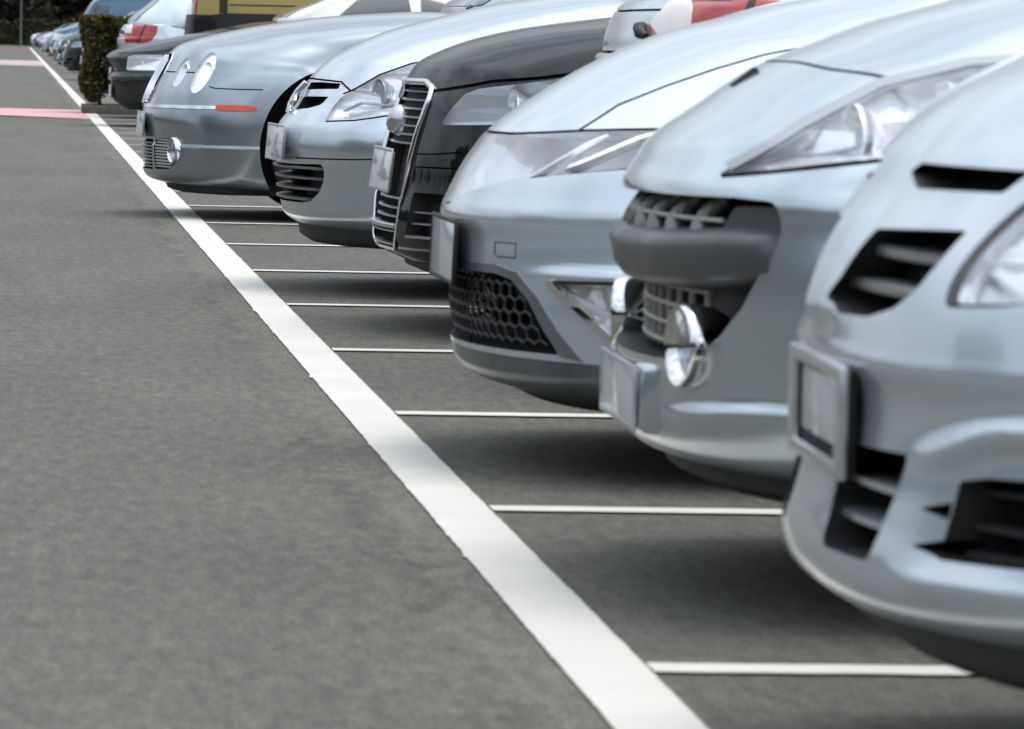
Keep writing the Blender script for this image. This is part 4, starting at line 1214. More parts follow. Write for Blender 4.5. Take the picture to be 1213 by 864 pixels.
# ---- 8: hatchback parked tail out ---------------------------------------------------------------
def build_8():
    c = Car(8, 'parked_car', M['silver_b'], 'silver hatchback parked tail-out and set back, red rear lamp over the next bonnet')
    B = c.B
    lam = round_poly([(.135, .80), (.125, .93), (.17, .985), (.235, 1.0), (.47, .985), (.46, .90), (.38, .80)], .012)
    B.groove(lam + [lam[0]], .006, .01, 'y')
    B.groove([(-.0, .856), (-.4, .858), (-.60, .862), (-.70, .868)], .007, .015, 'x')
    B.groove([(0, .963), (-.45, .965), (-.62, .967)], .006, .012, 'x')
    c.wheels(.72, 3.15, .30, .35)
    c.regions = [('bumper', lambda p: p.z < .635 and p.x < .47, c.paint), ('tailgate', lambda p: p.z > .856 and p.x < .3 and abs(p.y) < .64, c.paint)]
    c.finish(); c.add_wheels()
    for sg in (-1, 1):
        o = B.patch('tail_light', lam, 'y', M['red_lens'], c.root, off=.004, thick=.010, ymin=.2, sign=sg)
        B.patch('reversing_lens', round_poly([(.14, .90), (.128, .93), (.17, .983), (.215, .992), (.20, .90)], .006), 'y', M['clear_lamp'], o, off=.007, thick=.004, ymin=.2, sign=sg)
        B.patch('lens_divider', strip([(.265, .80), (.30, .90), (.345, .992)], .014), 'y', M['plastic'], o, off=.007, thick=.004, ymin=.2, sign=sg)
    h = B.at_front(-.40, .912)
    mb = MB()
    mb.tube([(h.x - .004, -.36, .925), (h.x - .016, -.385, .918), (h.x - .018, -.41, .906), (h.x - .006, -.44, .897)], [.010, .017, .015, .009], 10)
    mb.build('boot_handle', M['plastic'], c.root)
    c.plate(-.008, .47, .52, .112, 0, 'plate', 'plate_frame', .006, .01)
    c.tray(.27, .20, .06, .7)
    greenhouse(c.root, ((.17, .995), (.62, 1.40), (1.3, 1.46), (2.1, 1.41), (2.95, 1.0)), .54, .76, .95, c.paint, [(.75, 1.5, 1.5, .95), (1.57, 2.5, 2.2, 1.57)])
    c.place(1.455, 13.42, .5)
    return c

# ---- 9: tall panel van --------------------------------------------------------------------------
def build_van(paintm, label, loc, rot, rear=True):
    root = bpy.data.objects.new('parked_van', None); C.objects.link(root); tag(root, label, 'van')
    rows = [(.0, .45, .14, .45, .80, 4), (-.01, .60, .13, .60, .82, 4), (.01, 1.0, .14, 1.0, .84, 4), (.06, 1.4, .17, 1.4, .82, 4), (.14, 1.85, .24, 1.80, .76, 4), (.26, 1.98, .34, 1.88, .74, 3.5), (1.5, 2.02, 1.5, 1.92, .74, 3.2), (2.9, 1.98, 2.85, 1.88, .74, 3.2),
            (3.2, 1.85, 3.1, 1.78, .74, 3.2), (3.65, 1.18, 3.5, 1.14, .80, 3.2), (4.25, .98, 4.0, .92, .80, 2.8), (4.38, .75, 4.1, .72, .82, 2.6), (4.40, .45, 4.1, .45, .82, 2.6), (4.2, .28, 3.9, .28, .80, 2.6), (2.2, .24, 2.2, .26, .80, 4), (.3, .26, .4, .28, .80, 3)]
    me = shell(rows, .88, (.6, 3.6, .7), ns=26, nb=10, fine=.02, coarse=.06)
    B = Body(me)
    for x in (.75, 3.5): B.cut_arch(x, .33, .37, .58)
    B.run()
    fs = [(i, 0 if k is None else 1) for i, k in enumerate(B.fkey)]
    B.part('body', fs, [paintm, M['recess']], root)
    for x in (.75, 3.5):
        for sg in (-1, 1): wheel(root, x, sg * .755, .31, sg)
    B.patch('rear_window', round_poly([(-.62, 1.22), (.62, 1.22), (.56, 1.72), (-.56, 1.72)], .06), 'x', M['glass'], root, off=.004, thick=.008, xmax=.6)
    B.patch('bumper', round_poly([(-.86, .42), (.86, .42), (.86, .60), (-.86, .60)], .03), 'x', M['plastic'], root, off=.03, thick=.035, xmax=.5)
    B.patch('trim_band', round_poly([(-.86, .80), (.86, .80), (.86, 1.10), (-.86, 1.10)], .03), 'x', M['plastic'], root, off=.012, thick=.016, xmax=.5)
    for sg in (-1, 1):
        B.patch('trim_band', round_poly([(.05, .80), (.05, 1.07), (.35, 1.12), (1.3, 1.12), (1.4, 1.05), (1.4, .80)], .03), 'y', M['plastic'], root, off=.012, thick=.016, ymin=.2, sign=sg)
        B.patch('pillar_strip', [(.30, 1.12), (.38, 1.12), (.38, 1.86), (.30, 1.86)], 'y', M['plastic'], root, off=.006, thick=.01, ymin=.2, sign=sg)
        B.patch('side_rail', strip([(.40, 1.205), (1.6, 1.205), (2.5, 1.205)], .012), 'y', M['plastic'], root, off=.004, thick=.008, ymin=.2, sign=sg)
        B.patch('side_window', round_poly([(2.75, 1.25), (3.45, 1.25), (3.12, 1.72), (2.75, 1.72)], .04), 'y', M['glass'], root, off=.004, thick=.008, ymin=.2, sign=sg)
        p = round_poly([(-.82, .95), (-.70, .95), (-.68, 1.25), (-.80, 1.25)], .02); p = p if sg < 0 else mirror_y(p)
        B.patch('tail_light', p, 'x', M['red_lens'], root, off=.01, thick=.014, xmax=.6)
        p = round_poly([(4.02, .72), (4.34, .72), (4.28, .90), (4.0, .88)], .03)
        B.patch('headlight', p, 'y', M['clear_lamp'], root, off=.004, thick=.008, ymin=.3, sign=sg)
    V = round_poly([(-.66, 1.22), (.66, 1.22), (.60, 1.74), (-.60, 1.74)], .06)
    Vp, Fp = prism(V, 3.0, 4.6, 'x')
    s_cut = boolean(B.base, Vp, Fp, 'INTERSECT')
    vm = {}; Vv = []; Ff = []
    for p in s_cut.polygons:
        q, n, i, d = B.bvh.find_nearest(p.center)
        if d < 6e-4 and n.dot(p.normal) > .3 and n.x > .2:
            f = []
            for vi in p.vertices:
                if vi not in vm: vm[vi] = len(Vv); Vv.append(s_cut.vertices[vi].co + n * .005)
                f.append(vm[vi])
            Ff.append(f)
    link('windscreen', mesh_from(Vv, Ff, True, name='windscreen'), [M['glass']], root)
    root.location = loc; root.rotation_euler = (0, 0, R_(rot))
    return root
CARS = {}
for k, fn in ((1, build_1), (2, build_2), (3, build_3), (4, build_4), (5, build_5), (6, build_6), (7, build_7), (8, build_8)):
    if ONLY and k not in ONLY: continue
    import time; t0 = time.time()
    CARS[k] = fn(); print('car', k, round(time.time() - t0, 1))
# ------------------------------------------------------------------ ground
def asphalt_mat():
    m, nt, out = newmat('asphalt')
    b = N(nt, 'ShaderNodeBsdfPrincipled'); b.inputs['Roughness'].default_value = .85; b.inputs['Specular IOR Level'].default_value = .3
    tc = N(nt, 'ShaderNodeTexCoord'); L = nt.links.new
    def noise(sc, det=4.0, ro=.55, vec=None):
        n = N(nt, 'ShaderNodeTexNoise', Scale=sc, Detail=det, Roughness=ro); L(vec or tc.outputs['Object'], n.inputs['Vector']); return n
    def rng_(n, a, b_, c, d):
        r = N(nt, 'ShaderNodeMapRange'); r.inputs[1].default_value = a; r.inputs[2].default_value = b_; r.inputs[3].default_value = c; r.inputs[4].default_value = d
        L(n, r.inputs[0]); return r.outputs[0]
    def mul(a, b_):
        q = N(nt, 'ShaderNodeMath', operation='MULTIPLY'); L(a, q.inputs[0]); L(b_, q.inputs[1]); return q.outputs[0]
    mpy = N(nt, 'ShaderNodeMapping'); mpy.inputs['Scale'].default_value = (1, .22, 1); L(tc.outputs['Object'], mpy.inputs[0]); lay = mpy.outputs[0]   # laid lengthwise by the paver
    grain = rng_(noise(190, 3, .7, lay).outputs[0], .3, .7, .60, 1.40)
    mid = rng_(noise(34, 8, .8, lay).outputs[0], .36, .64, .66, 1.34)
    patch = rng_(noise(2.0, 6, .7, lay).outputs[0], .32, .68, .86, 1.13)
    big = rng_(noise(.25, 3).outputs[0], .3, .7, .92, 1.08)
    # old repair strip beside the line: slightly paler bitumen with a ragged dark joint
    sp = N(nt, 'ShaderNodeSeparateXYZ'); L(tc.outputs['Object'], sp.inputs[0])
    wob = N(nt, 'ShaderNodeMath', operation='MULTIPLY_ADD'); L(noise(1.5, 9, .72).outputs[0], wob.inputs[0]); wob.inputs[1].default_value = .40; L(sp.outputs['X'], wob.inputs[2])
    edge = N(nt, 'ShaderNodeMath', operation='SUBTRACT'); L(wob.outputs[0], edge.inputs[0]); edge.inputs[1].default_value = .86
    inside = rng_(edge.outputs[0], -.004, .008, .0, 1.0)
    strip_gain = rng_(inside, 0, 1, 1.0, 1.15)
    ab = N(nt, 'ShaderNodeMath', operation='ABSOLUTE'); L(edge.outputs[0], ab.inputs[0])
    jn = N(nt, 'ShaderNodeMath', operation='MAXIMUM'); L(rng_(ab.outputs[0], .0, .030, .55, 1.0), jn.inputs[0]); L(rng_(noise(1.1, 3).outputs[0], .42, .56, .78, 1.0), jn.inputs[1])
    joint = jn.outputs[0]
    bay = rng_(sp.outputs['X'], .82, .84, 1.0, .80)          # base colour darker from the edge line across the bays
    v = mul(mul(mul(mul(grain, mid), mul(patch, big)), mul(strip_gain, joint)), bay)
    # pale stone specks
    vo = N(nt, 'ShaderNodeTexVoronoi', Scale=150.0); L(tc.outputs['Object'], vo.inputs['Vector'])
    spk = rng_(vo.outputs['Distance'], .10, .22, 1.0, 0.0)
    sel = rng_(noise(95, 1).outputs[0], .60, .64, 0, .35)
    sc = N(nt, 'ShaderNodeVectorMath', operation='SCALE'); sc.inputs[0].default_value = (.103, .099, .085); L(v, sc.inputs['Scale'])
    mx = N(nt, 'ShaderNodeMixRGB'); mx.inputs[2].default_value = (.26, .25, .235, 1); L(mul(spk, sel), mx.inputs[0]); L(sc.outputs[0], mx.inputs[1])
    # dark grit and old oil drips
    v2 = N(nt, 'ShaderNodeTexVoronoi', Scale=38.0); L(lay, v2.inputs['Vector'])
    dk = mul(rng_(v2.outputs['Distance'], .05, .20, 1.0, 0.0), rng_(noise(9, 3).outputs[0], .52, .62, 0, .55))
    oil = rng_(noise(3.1, 5, .65).outputs[0], .66, .74, 0, .38)
    am = N(nt, 'ShaderNodeMath', operation='MAXIMUM'); L(dk, am.inputs[0]); L(oil, am.inputs[1])
    mo = N(nt, 'ShaderNodeMixRGB'); mo.inputs[2].default_value = (.035, .034, .032, 1); L(am.outputs[0], mo.inputs[0]); L(mx.outputs[0], mo.inputs[1])
    L(mo.outputs[0], b.inputs['Base Color'])
    bp = N(nt, 'ShaderNodeBump', Strength=.55, Distance=.006); L(noise(180, 4, .7).outputs[0], bp.inputs['Height']); L(bp.outputs[0], b.inputs['Normal'])
    L(b.outputs[0], out.inputs[0]); return m

def road_paint(name, col, wear=.5, scale=30):
    """thermoplastic line: worn through to the asphalt in specks and nicks"""
    m, nt, out = newmat(name); L = nt.links.new
    b = N(nt, 'ShaderNodeBsdfPrincipled'); b.inputs['Roughness'].default_value = .6
    tc = N(nt, 'ShaderNodeTexCoord')
    n1 = N(nt, 'ShaderNodeTexNoise', Scale=scale, Detail=8.0, Roughness=.75); L(tc.outputs['Object'], n1.inputs['Vector'])
    n2 = N(nt, 'ShaderNodeTexNoise', Scale=1.7, Detail=3.0); L(tc.outputs['Object'], n2.inputs['Vector'])
    r = N(nt, 'ShaderNodeMapRange'); r.inputs[1].default_value = .66 + .1 * (1 - wear); r.inputs[2].default_value = .80; L(n1.outputs[0], r.inputs[0])
    d = N(nt, 'ShaderNodeMapRange'); d.inputs[1].default_value = .3; d.inputs[2].default_value = .7; d.inputs[3].default_value = .88; d.inputs[4].default_value = 1.04; L(n2.outputs[0], d.inputs[0])
    sc = N(nt, 'ShaderNodeVectorMath', operation='SCALE'); sc.inputs[0].default_value = col; L(d.outputs[0], sc.inputs['Scale'])
    mx = N(nt, 'ShaderNodeMixRGB'); mx.inputs[2].default_value = (.22, .21, .20, 1); L(r.outputs[0], mx.inputs[0]); L(sc.outputs[0], mx.inputs[1])
    L(mx.outputs[0], b.inputs['Base Color'])
    bp = N(nt, 'ShaderNodeBump', Strength=.3, Distance=.003); L(n1.outputs[0], bp.inputs['Height']); L(bp.outputs[0], b.inputs['Normal'])
    L(b.outputs[0], out.inputs[0]); return m

M['asphalt'] = asphalt_mat()
M['line_white'] = road_paint('white_road_paint', (.588, .574, .523), .35)
M['line_pink'] = road_paint('faded_red_road_paint', (.58, .31, .32), .5, 8)
M['line_pink_worn'] = road_paint('worn_red_road_paint', (.44, .32, .32), .7, 8)
M['kerb'] = pbr('kerb_concrete', (.11, .105, .085), .9, var=(12, .3), bump=(60, .5, .01))
M['soil'] = pbr('bed_soil', (.06, .05, .035), .95, var=(20, .4), bump=(40, .8, .03))

def ribbon(poly_l, poly_r, z):
    n = len(poly_l); V = [(a, b, z) for a, b in poly_l] + [(a, b, z) for a, b in poly_r]
    return V, [(i, i + 1, n + i + 1, n + i) for i in range(n - 1)]

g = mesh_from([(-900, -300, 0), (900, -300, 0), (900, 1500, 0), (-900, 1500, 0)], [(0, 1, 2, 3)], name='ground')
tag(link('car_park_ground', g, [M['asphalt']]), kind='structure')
def jag(a, amp, r): return a + r.uniform(-amp, amp)
# long line with a slightly ragged edge
r1 = random.Random(3)
ys = []; y = 0.0
while y < 330: ys.append(y); y += .018 if y < 26 else (.08 if y < 70 else 1.5)
w1 = w2 = 0; Lp = []; Rp = []
for y in ys:
    w1 = w1 * .62 + r1.uniform(-.0009, .0009) + (r1.uniform(-.006, .001) if r1.random() < .03 else 0); w2 = w2 * .62 + r1.uniform(-.0008, .0008) + (r1.uniform(-.001, .004) if r1.random() < .02 else 0)
    Lp.append((.771 + w1, y)); Rp.append((.893 + w2, y))
V, F = ribbon(Lp, Rp, .004)
tag(link('white_edge_line', mesh_from(V, F, name='line'), [M['line_white']]), kind='structure')
# bay lines: one marking each
for k in range(-2, 62):
    yb = 7.186 + 2.462 * k
    if 56.3 < yb < 60.5 : continue
    V = []; F = []; n = 90 if k < 9 else 16
    a = [(.897 + 4.9 * i / n, yb - .052 + (r1.uniform(-.0025, .0025) if k < 9 else 0)) for i in range(n + 1)]
    b = [(.897 + 4.9 * i / n, yb + .052 + (r1.uniform(-.0025, .0025) if k < 9 else 0)) for i in range(n + 1)]
    V, F = ribbon(b, a, .0045)
    tag(link('bay_line', mesh_from(V, F, name='bay_line'), [M['line_white']]), kind='structure')
# faded red bands across the lane
for (y0, y1, sl) in ((54.2, 60.4, 1.3), (142, 170, 2.0)):
    V = [(-14, y0 + sl * 14.7, .004), (.768, y0, .004), (.768, y1, .004), (-14, y1 + sl * 14.7 * .3, .004)]
    tag(link('red_crossing_band', mesh_from(V, [(0, 1, 2, 3)], name='band'), [M['line_pink'] if y0 < 100 else M['line_pink_worn']]), kind='structure')

# ------------------------------------------------------------------ camera, light
cam_d = bpy.data.cameras.new('camera'); cam = bpy.data.objects.new('camera', cam_d); C.objects.link(cam)
Fpx, PW, PH = 6158.0, 1213.0, 864.0
vp = Vector(((20 - PW / 2) / Fpx, -(40 - PH / 2) / Fpx, -1)).normalized()
roll = .016
up = Vector((math.sin(roll), math.cos(roll), 0)); up = (up - vp * up.dot(vp)).normalized()
right = vp.cross(up)
Mc = Matrix((right, vp, up))           # camera space -> world
cam.matrix_world = Matrix.Translation((0, 0, .87)) @ Mc.to_4x4()
cam_d.sensor_fit = 'HORIZONTAL'; cam_d.sensor_width = 36.0; cam_d.lens = Fpx / PW * 36.0
cam_d.clip_start = .1; cam_d.clip_end = 3000
cam_d.dof.use_dof = True; cam_d.dof.focus_distance = 20.5; cam_d.dof.aperture_fstop = 15.0; cam_d.dof.aperture_blades = 7
sc = bpy.context.scene; sc.camera = cam

w = bpy.data.worlds.new('World'); sc.world = w; w.use_nodes = True
nt = w.node_tree; nt.nodes.clear()
SUN_EL, SUN_AZ = R_(75), R_(70)      # azimuth from +Y clockwise
sky = nt.nodes.new('ShaderNodeTexSky'); sky.sky_type = 'NISHITA'; sky.sun_disc = False
sky.sun_elevation = SUN_EL; sky.sun_rotation = SUN_AZ; sky.dust_density = 4.0; sky.ozone_density = 1.0; sky.air_density = 1.0
hs = nt.nodes.new('ShaderNodeHueSaturation'); hs.inputs['Saturation'].default_value = .72; hs.inputs['Value'].default_value = 1.0
bg = nt.nodes.new('ShaderNodeBackground'); bg.inputs['Strength'].default_value = .15
wo = nt.nodes.new('ShaderNodeOutputWorld')
# thin broken cloud deck over the clear sky
tc = nt.nodes.new('ShaderNodeTexCoord'); mp = nt.nodes.new('ShaderNodeMapping'); mp.inputs['Scale'].default_value = (1.6, 1.6, 4.0)
nt.links.new(tc.outputs['Generated'], mp.inputs[0])
cn = nt.nodes.new('ShaderNodeTexNoise'); cn.inputs['Scale'].default_value = 1.7; cn.inputs['Detail'].default_value = 6; nt.links.new(mp.outputs[0], cn.inputs['Vector'])
cr = nt.nodes.new('ShaderNodeMapRange'); cr.inputs[1].default_value = .32; cr.inputs[2].default_value = .62; cr.inputs[3].default_value = .15; cr.inputs[4].default_value = .85
nt.links.new(cn.outputs[0], cr.inputs[0])
mx = nt.nodes.new('ShaderNodeMixRGB'); mx.inputs[2].default_value = (8.0, 8.7, 9.5, 1)
nt.links.new(cr.outputs[0], mx.inputs[0]); nt.links.new(sky.outputs[0], hs.inputs['Color']); nt.links.new(hs.outputs[0], mx.inputs[1])
sx = nt.nodes.new('ShaderNodeSeparateXYZ'); nt.links.new(tc.outputs['Generated'], sx.inputs[0])
zr = nt.nodes.new('ShaderNodeMapRange'); zr.inputs[1].default_value = .0; zr.inputs[2].default_value = .75; zr.inputs[3].default_value = .42; zr.inputs[4].default_value = 1.28
nt.links.new(sx.outputs['Z'], zr.inputs[0])
vm = nt.nodes.new('ShaderNodeVectorMath'); vm.operation = 'SCALE'; nt.links.new(mx.outputs[0], vm.inputs[0]); nt.links.new(zr.outputs[0], vm.inputs['Scale'])
nt.links.new(vm.outputs[0], bg.inputs[0]); nt.links.new(bg.outputs[0], wo.inputs[0])
sd = bpy.data.lights.new('sun', 'SUN'); so = bpy.data.objects.new('sun', sd); C.objects.link(so)
sd.energy = 1.05; sd.angle = R_(32); sd.color = (1, .965, .91)
dirv = Vector((math.sin(SUN_AZ) * math.cos(SUN_EL), math.cos(SUN_AZ) * math.cos(SUN_EL), math.sin(SUN_EL)))
so.rotation_euler = dirv.to_track_quat('Z', 'Y').to_euler()
sc.view_settings.view_transform = 'Standard'; sc.view_settings.look = 'None'; sc.view_settings.gamma = 1.0
sc.view_settings.exposure = 0.25; sc.view_settings.use_curve_mapping = False
sc.cycles.max_bounces = 8; sc.cycles.transparent_max_bounces = 12; sc.cycles.sample_clamp_indirect = 6
# ------------------------------------------------------------------ the rest of the row
def children_of(o): return [c for c in bpy.data.objects if c.parent is o]
def copy_tree(o, repaint, parent=None):
    c = o.copy(); C.objects.link(c)
    if parent is not None: c.parent = parent
    if c.type == 'MESH' and repaint:
        for i, sl in enumerate(c.material_slots):
            if sl.material in repaint:
                m = repaint[sl.material]; sl.link = 'OBJECT'; sl.material = m
    for ch in KIDS.get(o.name, ()): copy_tree(bpy.data.objects[ch], repaint, c)
    return c
KIDS = {}
for o in bpy.data.objects:
    if o.parent: KIDS.setdefault(o.parent.name, []).append(o.name)

if not ONLY:
    van = build_van(M['yellow_paint'], 'yellow van with a black trim band behind the dark saloon', (1.72, 53.2, 0), 0)
    far_hatch = copy_tree(CARS[8].root, {CARS[8].paint: M['silver_c']})
    far_hatch.location = (1.00, 55.7, 0); far_hatch.rotation_euler = (0, 0, R_(.5))
    far_hatch['label'] = 'silver hatchback with large red rear lamp, parked tail-out right before the hedge'
    G = 'distant cars in the row beyond the hedge'
    FAR = [(5, 'pale_blue_paint', .92, 63.5, 'pale blue car directly behind the clipped hedge'),
           (4, 'teal_paint', .98, 82.0, 'dark teal car second beyond the clipped hedge'),
           (4, 'black_paint', .86, 101.0, 'black car with its dark nose left of the clipped hedge'),
           (5, 'dark_green', .93, 120.0, 'slate grey hatchback just past the black car beyond the hedge'),
           (6, 'blue_paint', .90, 131.0, 'blue saloon right after the slate grey hatchback beyond the hedge'),
           (4, 'teal_paint', .86, 168.0, 'dark teal car with bright front, just past the blue van'),
           (5, 'silver_c', .90, 214.0, 'silver hatchback halfway between the blue van and the end of the row'),
           (3, 'blue_paint', .90, 252.0, 'blue hatchback near the far end of the white line'),
           (5, 'black_paint', .92, 296.0, 'black hatchback second from the far end of the row'),
           (6, 'silver_a', .90, 345.0, 'silver saloon standing last at the far end of the white line')]
    for k, pm, X, Y, lab in FAR:
        r = copy_tree(CARS[k].root, {CARS[k].paint: M[pm]})
        r.location = (X, Y, 0); r.rotation_euler = (0, 0, R_(1.0)); r['label'] = lab; r['group'] = G
    KIDS.clear()
    for o in bpy.data.objects:
        if o.parent: KIDS.setdefault(o.parent.name, []).append(o.name)
    v2 = copy_tree(van, {M['yellow_paint']: M['blue_paint']})
    v2.location = (5.33, 148.0, 0); v2.rotation_euler = (0, 0, R_(180)); v2['label'] = 'blue van with sloping windscreen far down the row'
    KIDS.clear()

# ------------------------------------------------------------------ plants
def leaf_mat(name, cols, scale=3.0, rough=.6):
    m, nt, out = newmat(name); L = nt.links.new
    b = N(nt, 'ShaderNodeBsdfPrincipled'); b.inputs['Roughness'].default_value = rough; b.inputs['Specular IOR Level'].default_value = .3
    ge = N(nt, 'ShaderNodeNewGeometry'); r = N(nt, 'ShaderNodeValToRGB')
    r.color_ramp.interpolation = 'LINEAR'
    while len(r.color_ramp.elements) < len(cols): r.color_ramp.elements.new(.5)
    for i, c in enumerate(cols):
        r.color_ramp.elements[i].position = i / (len(cols) - 1); r.color_ramp.elements[i].color = (*c, 1)
    L(ge.outputs['Random Per Island'], r.inputs[0]); L(r.outputs[0], b.inputs['Base Color'])
    tr = N(nt, 'ShaderNodeBsdfTranslucent'); L(r.outputs[0], tr.inputs[0])
    mx = N(nt, 'ShaderNodeMixShader'); mx.inputs[0].default_value = .18
    L(b.outputs[0], mx.inputs[1]); L(tr.outputs[0], mx.inputs[2]); L(mx.outputs[0], out.inputs[0])
    return m
M['hedge_leaf'] = leaf_mat('hedge_leaf', [(.016, .026, .008), (.035, .045, .012), (.05, .05, .014), (.026, .034, .010)])
M['brown_leaf'] = leaf_mat('hedge_brown_leaf', [(.085, .075, .014), (.11, .082, .016), (.07, .072, .018), (.13, .09, .02)])
M['far_leaf'] = leaf_mat('far_leaf', [(.030, .042, .014), (.06, .07, .022), (.022, .032, .012), (.045, .055, .02)])
M['dark_leaf'] = leaf_mat('dark_leaf', [(.022, .026, .018), (.045, .046, .030), (.032, .035, .024)])
M['bark'] = pbr('bark', (.07, .058, .045), .9, var=(6, .3), bump=(14, .8, .03))

def leaves(V, F, mi, p, size, r, mat=0, aspect=.6):
    d = Vector((r.gauss(0, 1), r.gauss(0, 1), r.gauss(0, 1))).normalized()
    e = d.cross(Vector((r.gauss(0, 1), r.gauss(0, 1), r.gauss(0, 1)))).normalized()
    a = size * r.uniform(.6, 1.4); b = a * aspect; i = len(V)
    V += [p - d * a / 2, p + e * b / 2, p + d * a / 2, p - e * b / 2]; F.append((i, i + 1, i + 2, i + 3)); mi.append(mat)

def leaf_object(name, V, F, mi, mats, parent=None):
    me = bpy.data.meshes.new(name); me.from_pydata([tuple(v) for v in V], [], F); me.polygons.foreach_set('material_index', mi); me.update()
    return link(name, me, mats, parent)

# clipped hedge in a kerbed bed
rh = random.Random(11)
hedge = bpy.data.objects.new('clipped_hedge', None); C.objects.link(hedge); hedge.location = (.74, 58.0, 0)
tag(hedge, 'clipped dark hedge with brown leaves along its top and left end, in a small kerbed bed', 'hedge')
V, F, mi = [], [], []
for i in range(26000):
    lx = rh.random() ** 1.6 * 4.2; ly = rh.uniform(0, 1.3); lz = rh.uniform(0, 1)
    face = rh.random()
    if face < .42: ly = abs(rh.gauss(0, .05))
    elif face < .60: lx = abs(rh.gauss(0, .05))
    elif face < .78: lz = 1 - abs(rh.gauss(0, .04))
    zz = .14 + .92 * lz
    inset = .12 * max(0, (.5 - lz)) * 2
    bul = .05 * math.sin(lx * 5 + 1) * math.sin(lz * 6) + .04 * math.sin(lx * 11 + lz * 9) + .03 * math.sin(ly * 9 + lz * 5)
    if lz < .12 and rh.random() < .6: continue
    p = Vector((lx + inset - bul * (lx < .2), ly - bul * .9, zz + .03 * math.sin(lx * 7 + ly * 5)))
    new = (lz > .90 and rh.random() < .5) or (lx < .14 and rh.random() < .46) or rh.random() < .05  # picks the brown leaves, mostly along the top and the left end
    leaves(V, F, mi, p, .05, rh, 1 if new else 0)
for (x0, y0, z0, x1, y1, z1) in ((.10, .10, .28, 4.1, 1.2, .98),):      # dense twiggy heart
    for i in range(2600):
        f = rh.random()
        p = Vector((rh.uniform(x0, x1) if f > .25 else x0 + .03, y0 + .02 + abs(rh.gauss(0, .06)), rh.uniform(z0, z1)))
        leaves(V, F, mi, p, .16, rh, 0)
leaf_object('foliage', V, F, mi, [M['hedge_leaf'], M['brown_leaf']], hedge)
mb = MB()
for i in range(14):
    x = .2 + i * .3; y = rh.uniform(.3, .9)
    mb.tube([(x, y, .05), (x + rh.uniform(-.1, .1), y + rh.uniform(-.1, .1), .5), (x + rh.uniform(-.2, .2), y + rh.uniform(-.2, .2), 1.0)], [.025, .018, .008], 6)
mb.build('stem', M['bark'], hedge)
mb = MB()
P = [(-.02, -.18), (4.6, -.18), (4.6, 1.6), (-.02, 1.6)]
for i in range(4):
    a, b = Vector(P[i]), Vector(P[(i + 1) % 4]); d = b - a; n = max(1, int(d.length / .9))
    for k in range(n):
        c0 = a + d * (k + .5) / n; ln = d.length / n - .008
        mb.box((c0.x + .82, c0.y + 58.0, .035), (ln if abs(d.x) > .1 else .12, .12 if abs(d.x) > .1 else ln - .13, .12))
kerb = mb.build('bed_kerb', M['kerb'], None, bevel=.008); tag(kerb, 'low concrete kerb round the hedge bed', 'kerb')
tag(link('bed_soil', mesh_from([(.88, 57.88, .06), (5.36, 57.88, .06), (5.36, 59.54, .06), (.88, 59.54, .06)], [(0, 1, 2, 3)], name='soil'), [M['soil']]), kind='structure')

# far end: a hedge across the car park, trees behind it
V, F, mi = [], [], []
rf = random.Random(5)
for i in range(16000):
    lx = rf.uniform(-22, 26); lz = rf.random(); ly = abs(rf.gauss(0, .25)) if rf.random() < .6 else rf.uniform(0, 1.6)
    if rf.random() < .25: lz = 1 - abs(rf.gauss(0, .05))
    p = Vector((lx, 372 + ly - .25 * math.sin(lx * 1.3) * lz, .05 + lz * (1.75 + .12 * math.sin(lx * 2.1) + .1 * math.sin(lx * 5.3))))
    leaves(V, F, mi, p, .26, rf)
far_hedge = leaf_object('far_hedge', V, F, mi, [M['far_leaf']])
tag(far_hedge, 'long green hedge closing the far end of the car park', 'hedge')
def tree(x, y, h, rad, seed, label):
    r = random.Random(seed)
    t = bpy.data.objects.new('broadleaf_tree', None); C.objects.link(t); t.location = (x, y, 0); tag(t, label, 'tree', 'trees behind the far hedge')
    mb = MB(); mb.tube([(0, 0, -.1), (.1, 0, h * .25), (-.05, .1, h * .55), (.05, 0, h * .85)], [.22, .18, .12, .04], 10)
    for k in range(7):
        a = r.uniform(0, 6.28); z = h * r.uniform(.18, .6); q = rad * r.uniform(.5, .85)
        mb.tube([(0, 0, z), (math.cos(a) * q * .5, math.sin(a) * q * .5, z + q * .3), (math.cos(a) * q, math.sin(a) * q, z + q * .7)], [.09, .06, .02], 6)
    mb.build('trunk', M['bark'], t)
    V, F, mi = [], [], []
    cl = [(Vector((r.gauss(0, rad * .45), r.gauss(0, rad * .45), h * r.uniform(.10, .95))), rad * r.uniform(.3, .55)) for _ in range(34)]
    for c0, q in cl:
        for _ in range(110):
            d = Vector((r.gauss(0, 1), r.gauss(0, 1), r.gauss(0, .8))).normalized() * q * r.uniform(.55, 1.05)
            leaves(V, F, mi, c0 + d, .62, r)
    leaf_object('crown', V, F, mi, [M['dark_leaf']], t)
    return t
rt = random.Random(21)
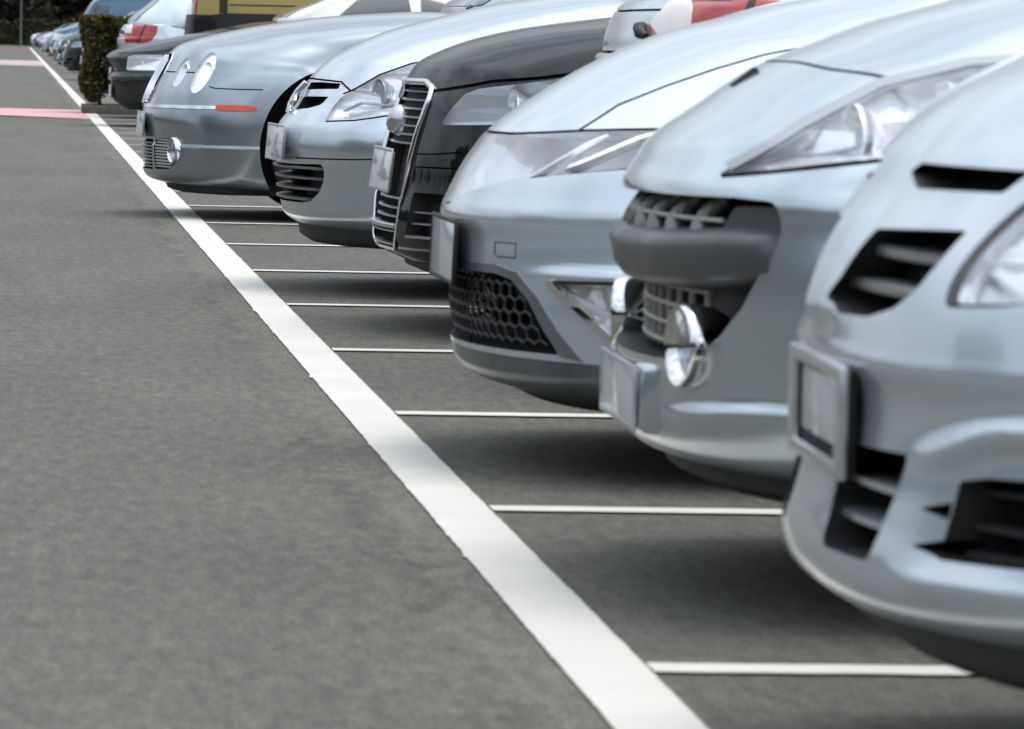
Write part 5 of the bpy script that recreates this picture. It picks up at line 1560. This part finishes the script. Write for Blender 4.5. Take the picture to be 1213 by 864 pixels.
TL = ['tall dark tree at the far left behind the far hedge', 'broad dark tree straight behind the end of the white line', 'dark tree right of the end of the white line', 'dark tree behind the far hedge above the distant cars']
for i, (x, y) in enumerate(((-4.6, 382), (.2, 380), (4.4, 383), (9.0, 381))):
    tree(x, y, 7.5 + rt.uniform(-1, 1.5), 2.9, 40 + i, TL[i])
mb = MB(); mb.lathe([(.10, 0), (.10, .3), (.07, .35), (.06, 5.6), (.03, 5.9)], 12); mb.tube([(0, 0, 5.8), (.3, 0, 6.1), (1.1, 0, 6.15)], [.04, .035, .03], 8); mb.box((1.3, 0, 6.13), (.5, .18, .08))
lp = mb.build('lamp_post', M['grey_plastic']); lp.location = (.28, 371.0, 0); tag(lp, 'slim grey lamp post before the far hedge', 'lamp post')

# woodland around the car park (behind the camera and across the lane): what the paint mirrors
def belt(path, h, n, size, seed):
    r = random.Random(seed); V, F, mi = [], [], []
    L = [Vector(p) for p in path]; tot = sum((L[i + 1] - L[i]).length for i in range(len(L) - 1))
    for i in range(n):
        u = r.random() * tot
        for k in range(len(L) - 1):
            d = (L[k + 1] - L[k])
            if u <= d.length: break
            u -= d.length
        p = L[k] + d.normalized() * u
        s = (L[0] - p).length + k * 150
        top = h * (.72 + .18 * math.sin(s * .55) + .10 * math.sin(s * 1.7 + 1) + .08 * math.sin(s * 4.1))
        p = Vector((p.x + r.uniform(-2, 2), p.y + r.uniform(-2, 2), r.random() ** .8 * top))
        leaves(V, F, mi, p, size, r, 0, .8)
    return V, F, mi
V, F, mi = [], [], []
for path, hh, nn, sd_ in (([(70, 405), (-40, 405)], 9.0, 9000, 9), ([(-40, 405), (-40, 28)], 4.2, 11000, 10), ([(-19, 22), (-19, -24)], 6.0, 3500, 11), ([(-30, -24), (60, -24)], 7.5, 9000, 12)):
    a, b, c_ = belt(path, hh, nn, 1.6, sd_); o_ = len(V)
    V += a; F += [tuple(q + o_ for q in f) for f in b]; mi += c_
wood = leaf_object('woodland', V, F, mi, [M['dark_leaf']]); tag(wood, 'dark woodland belt round the car park', 'woodland', None, 'stuff')
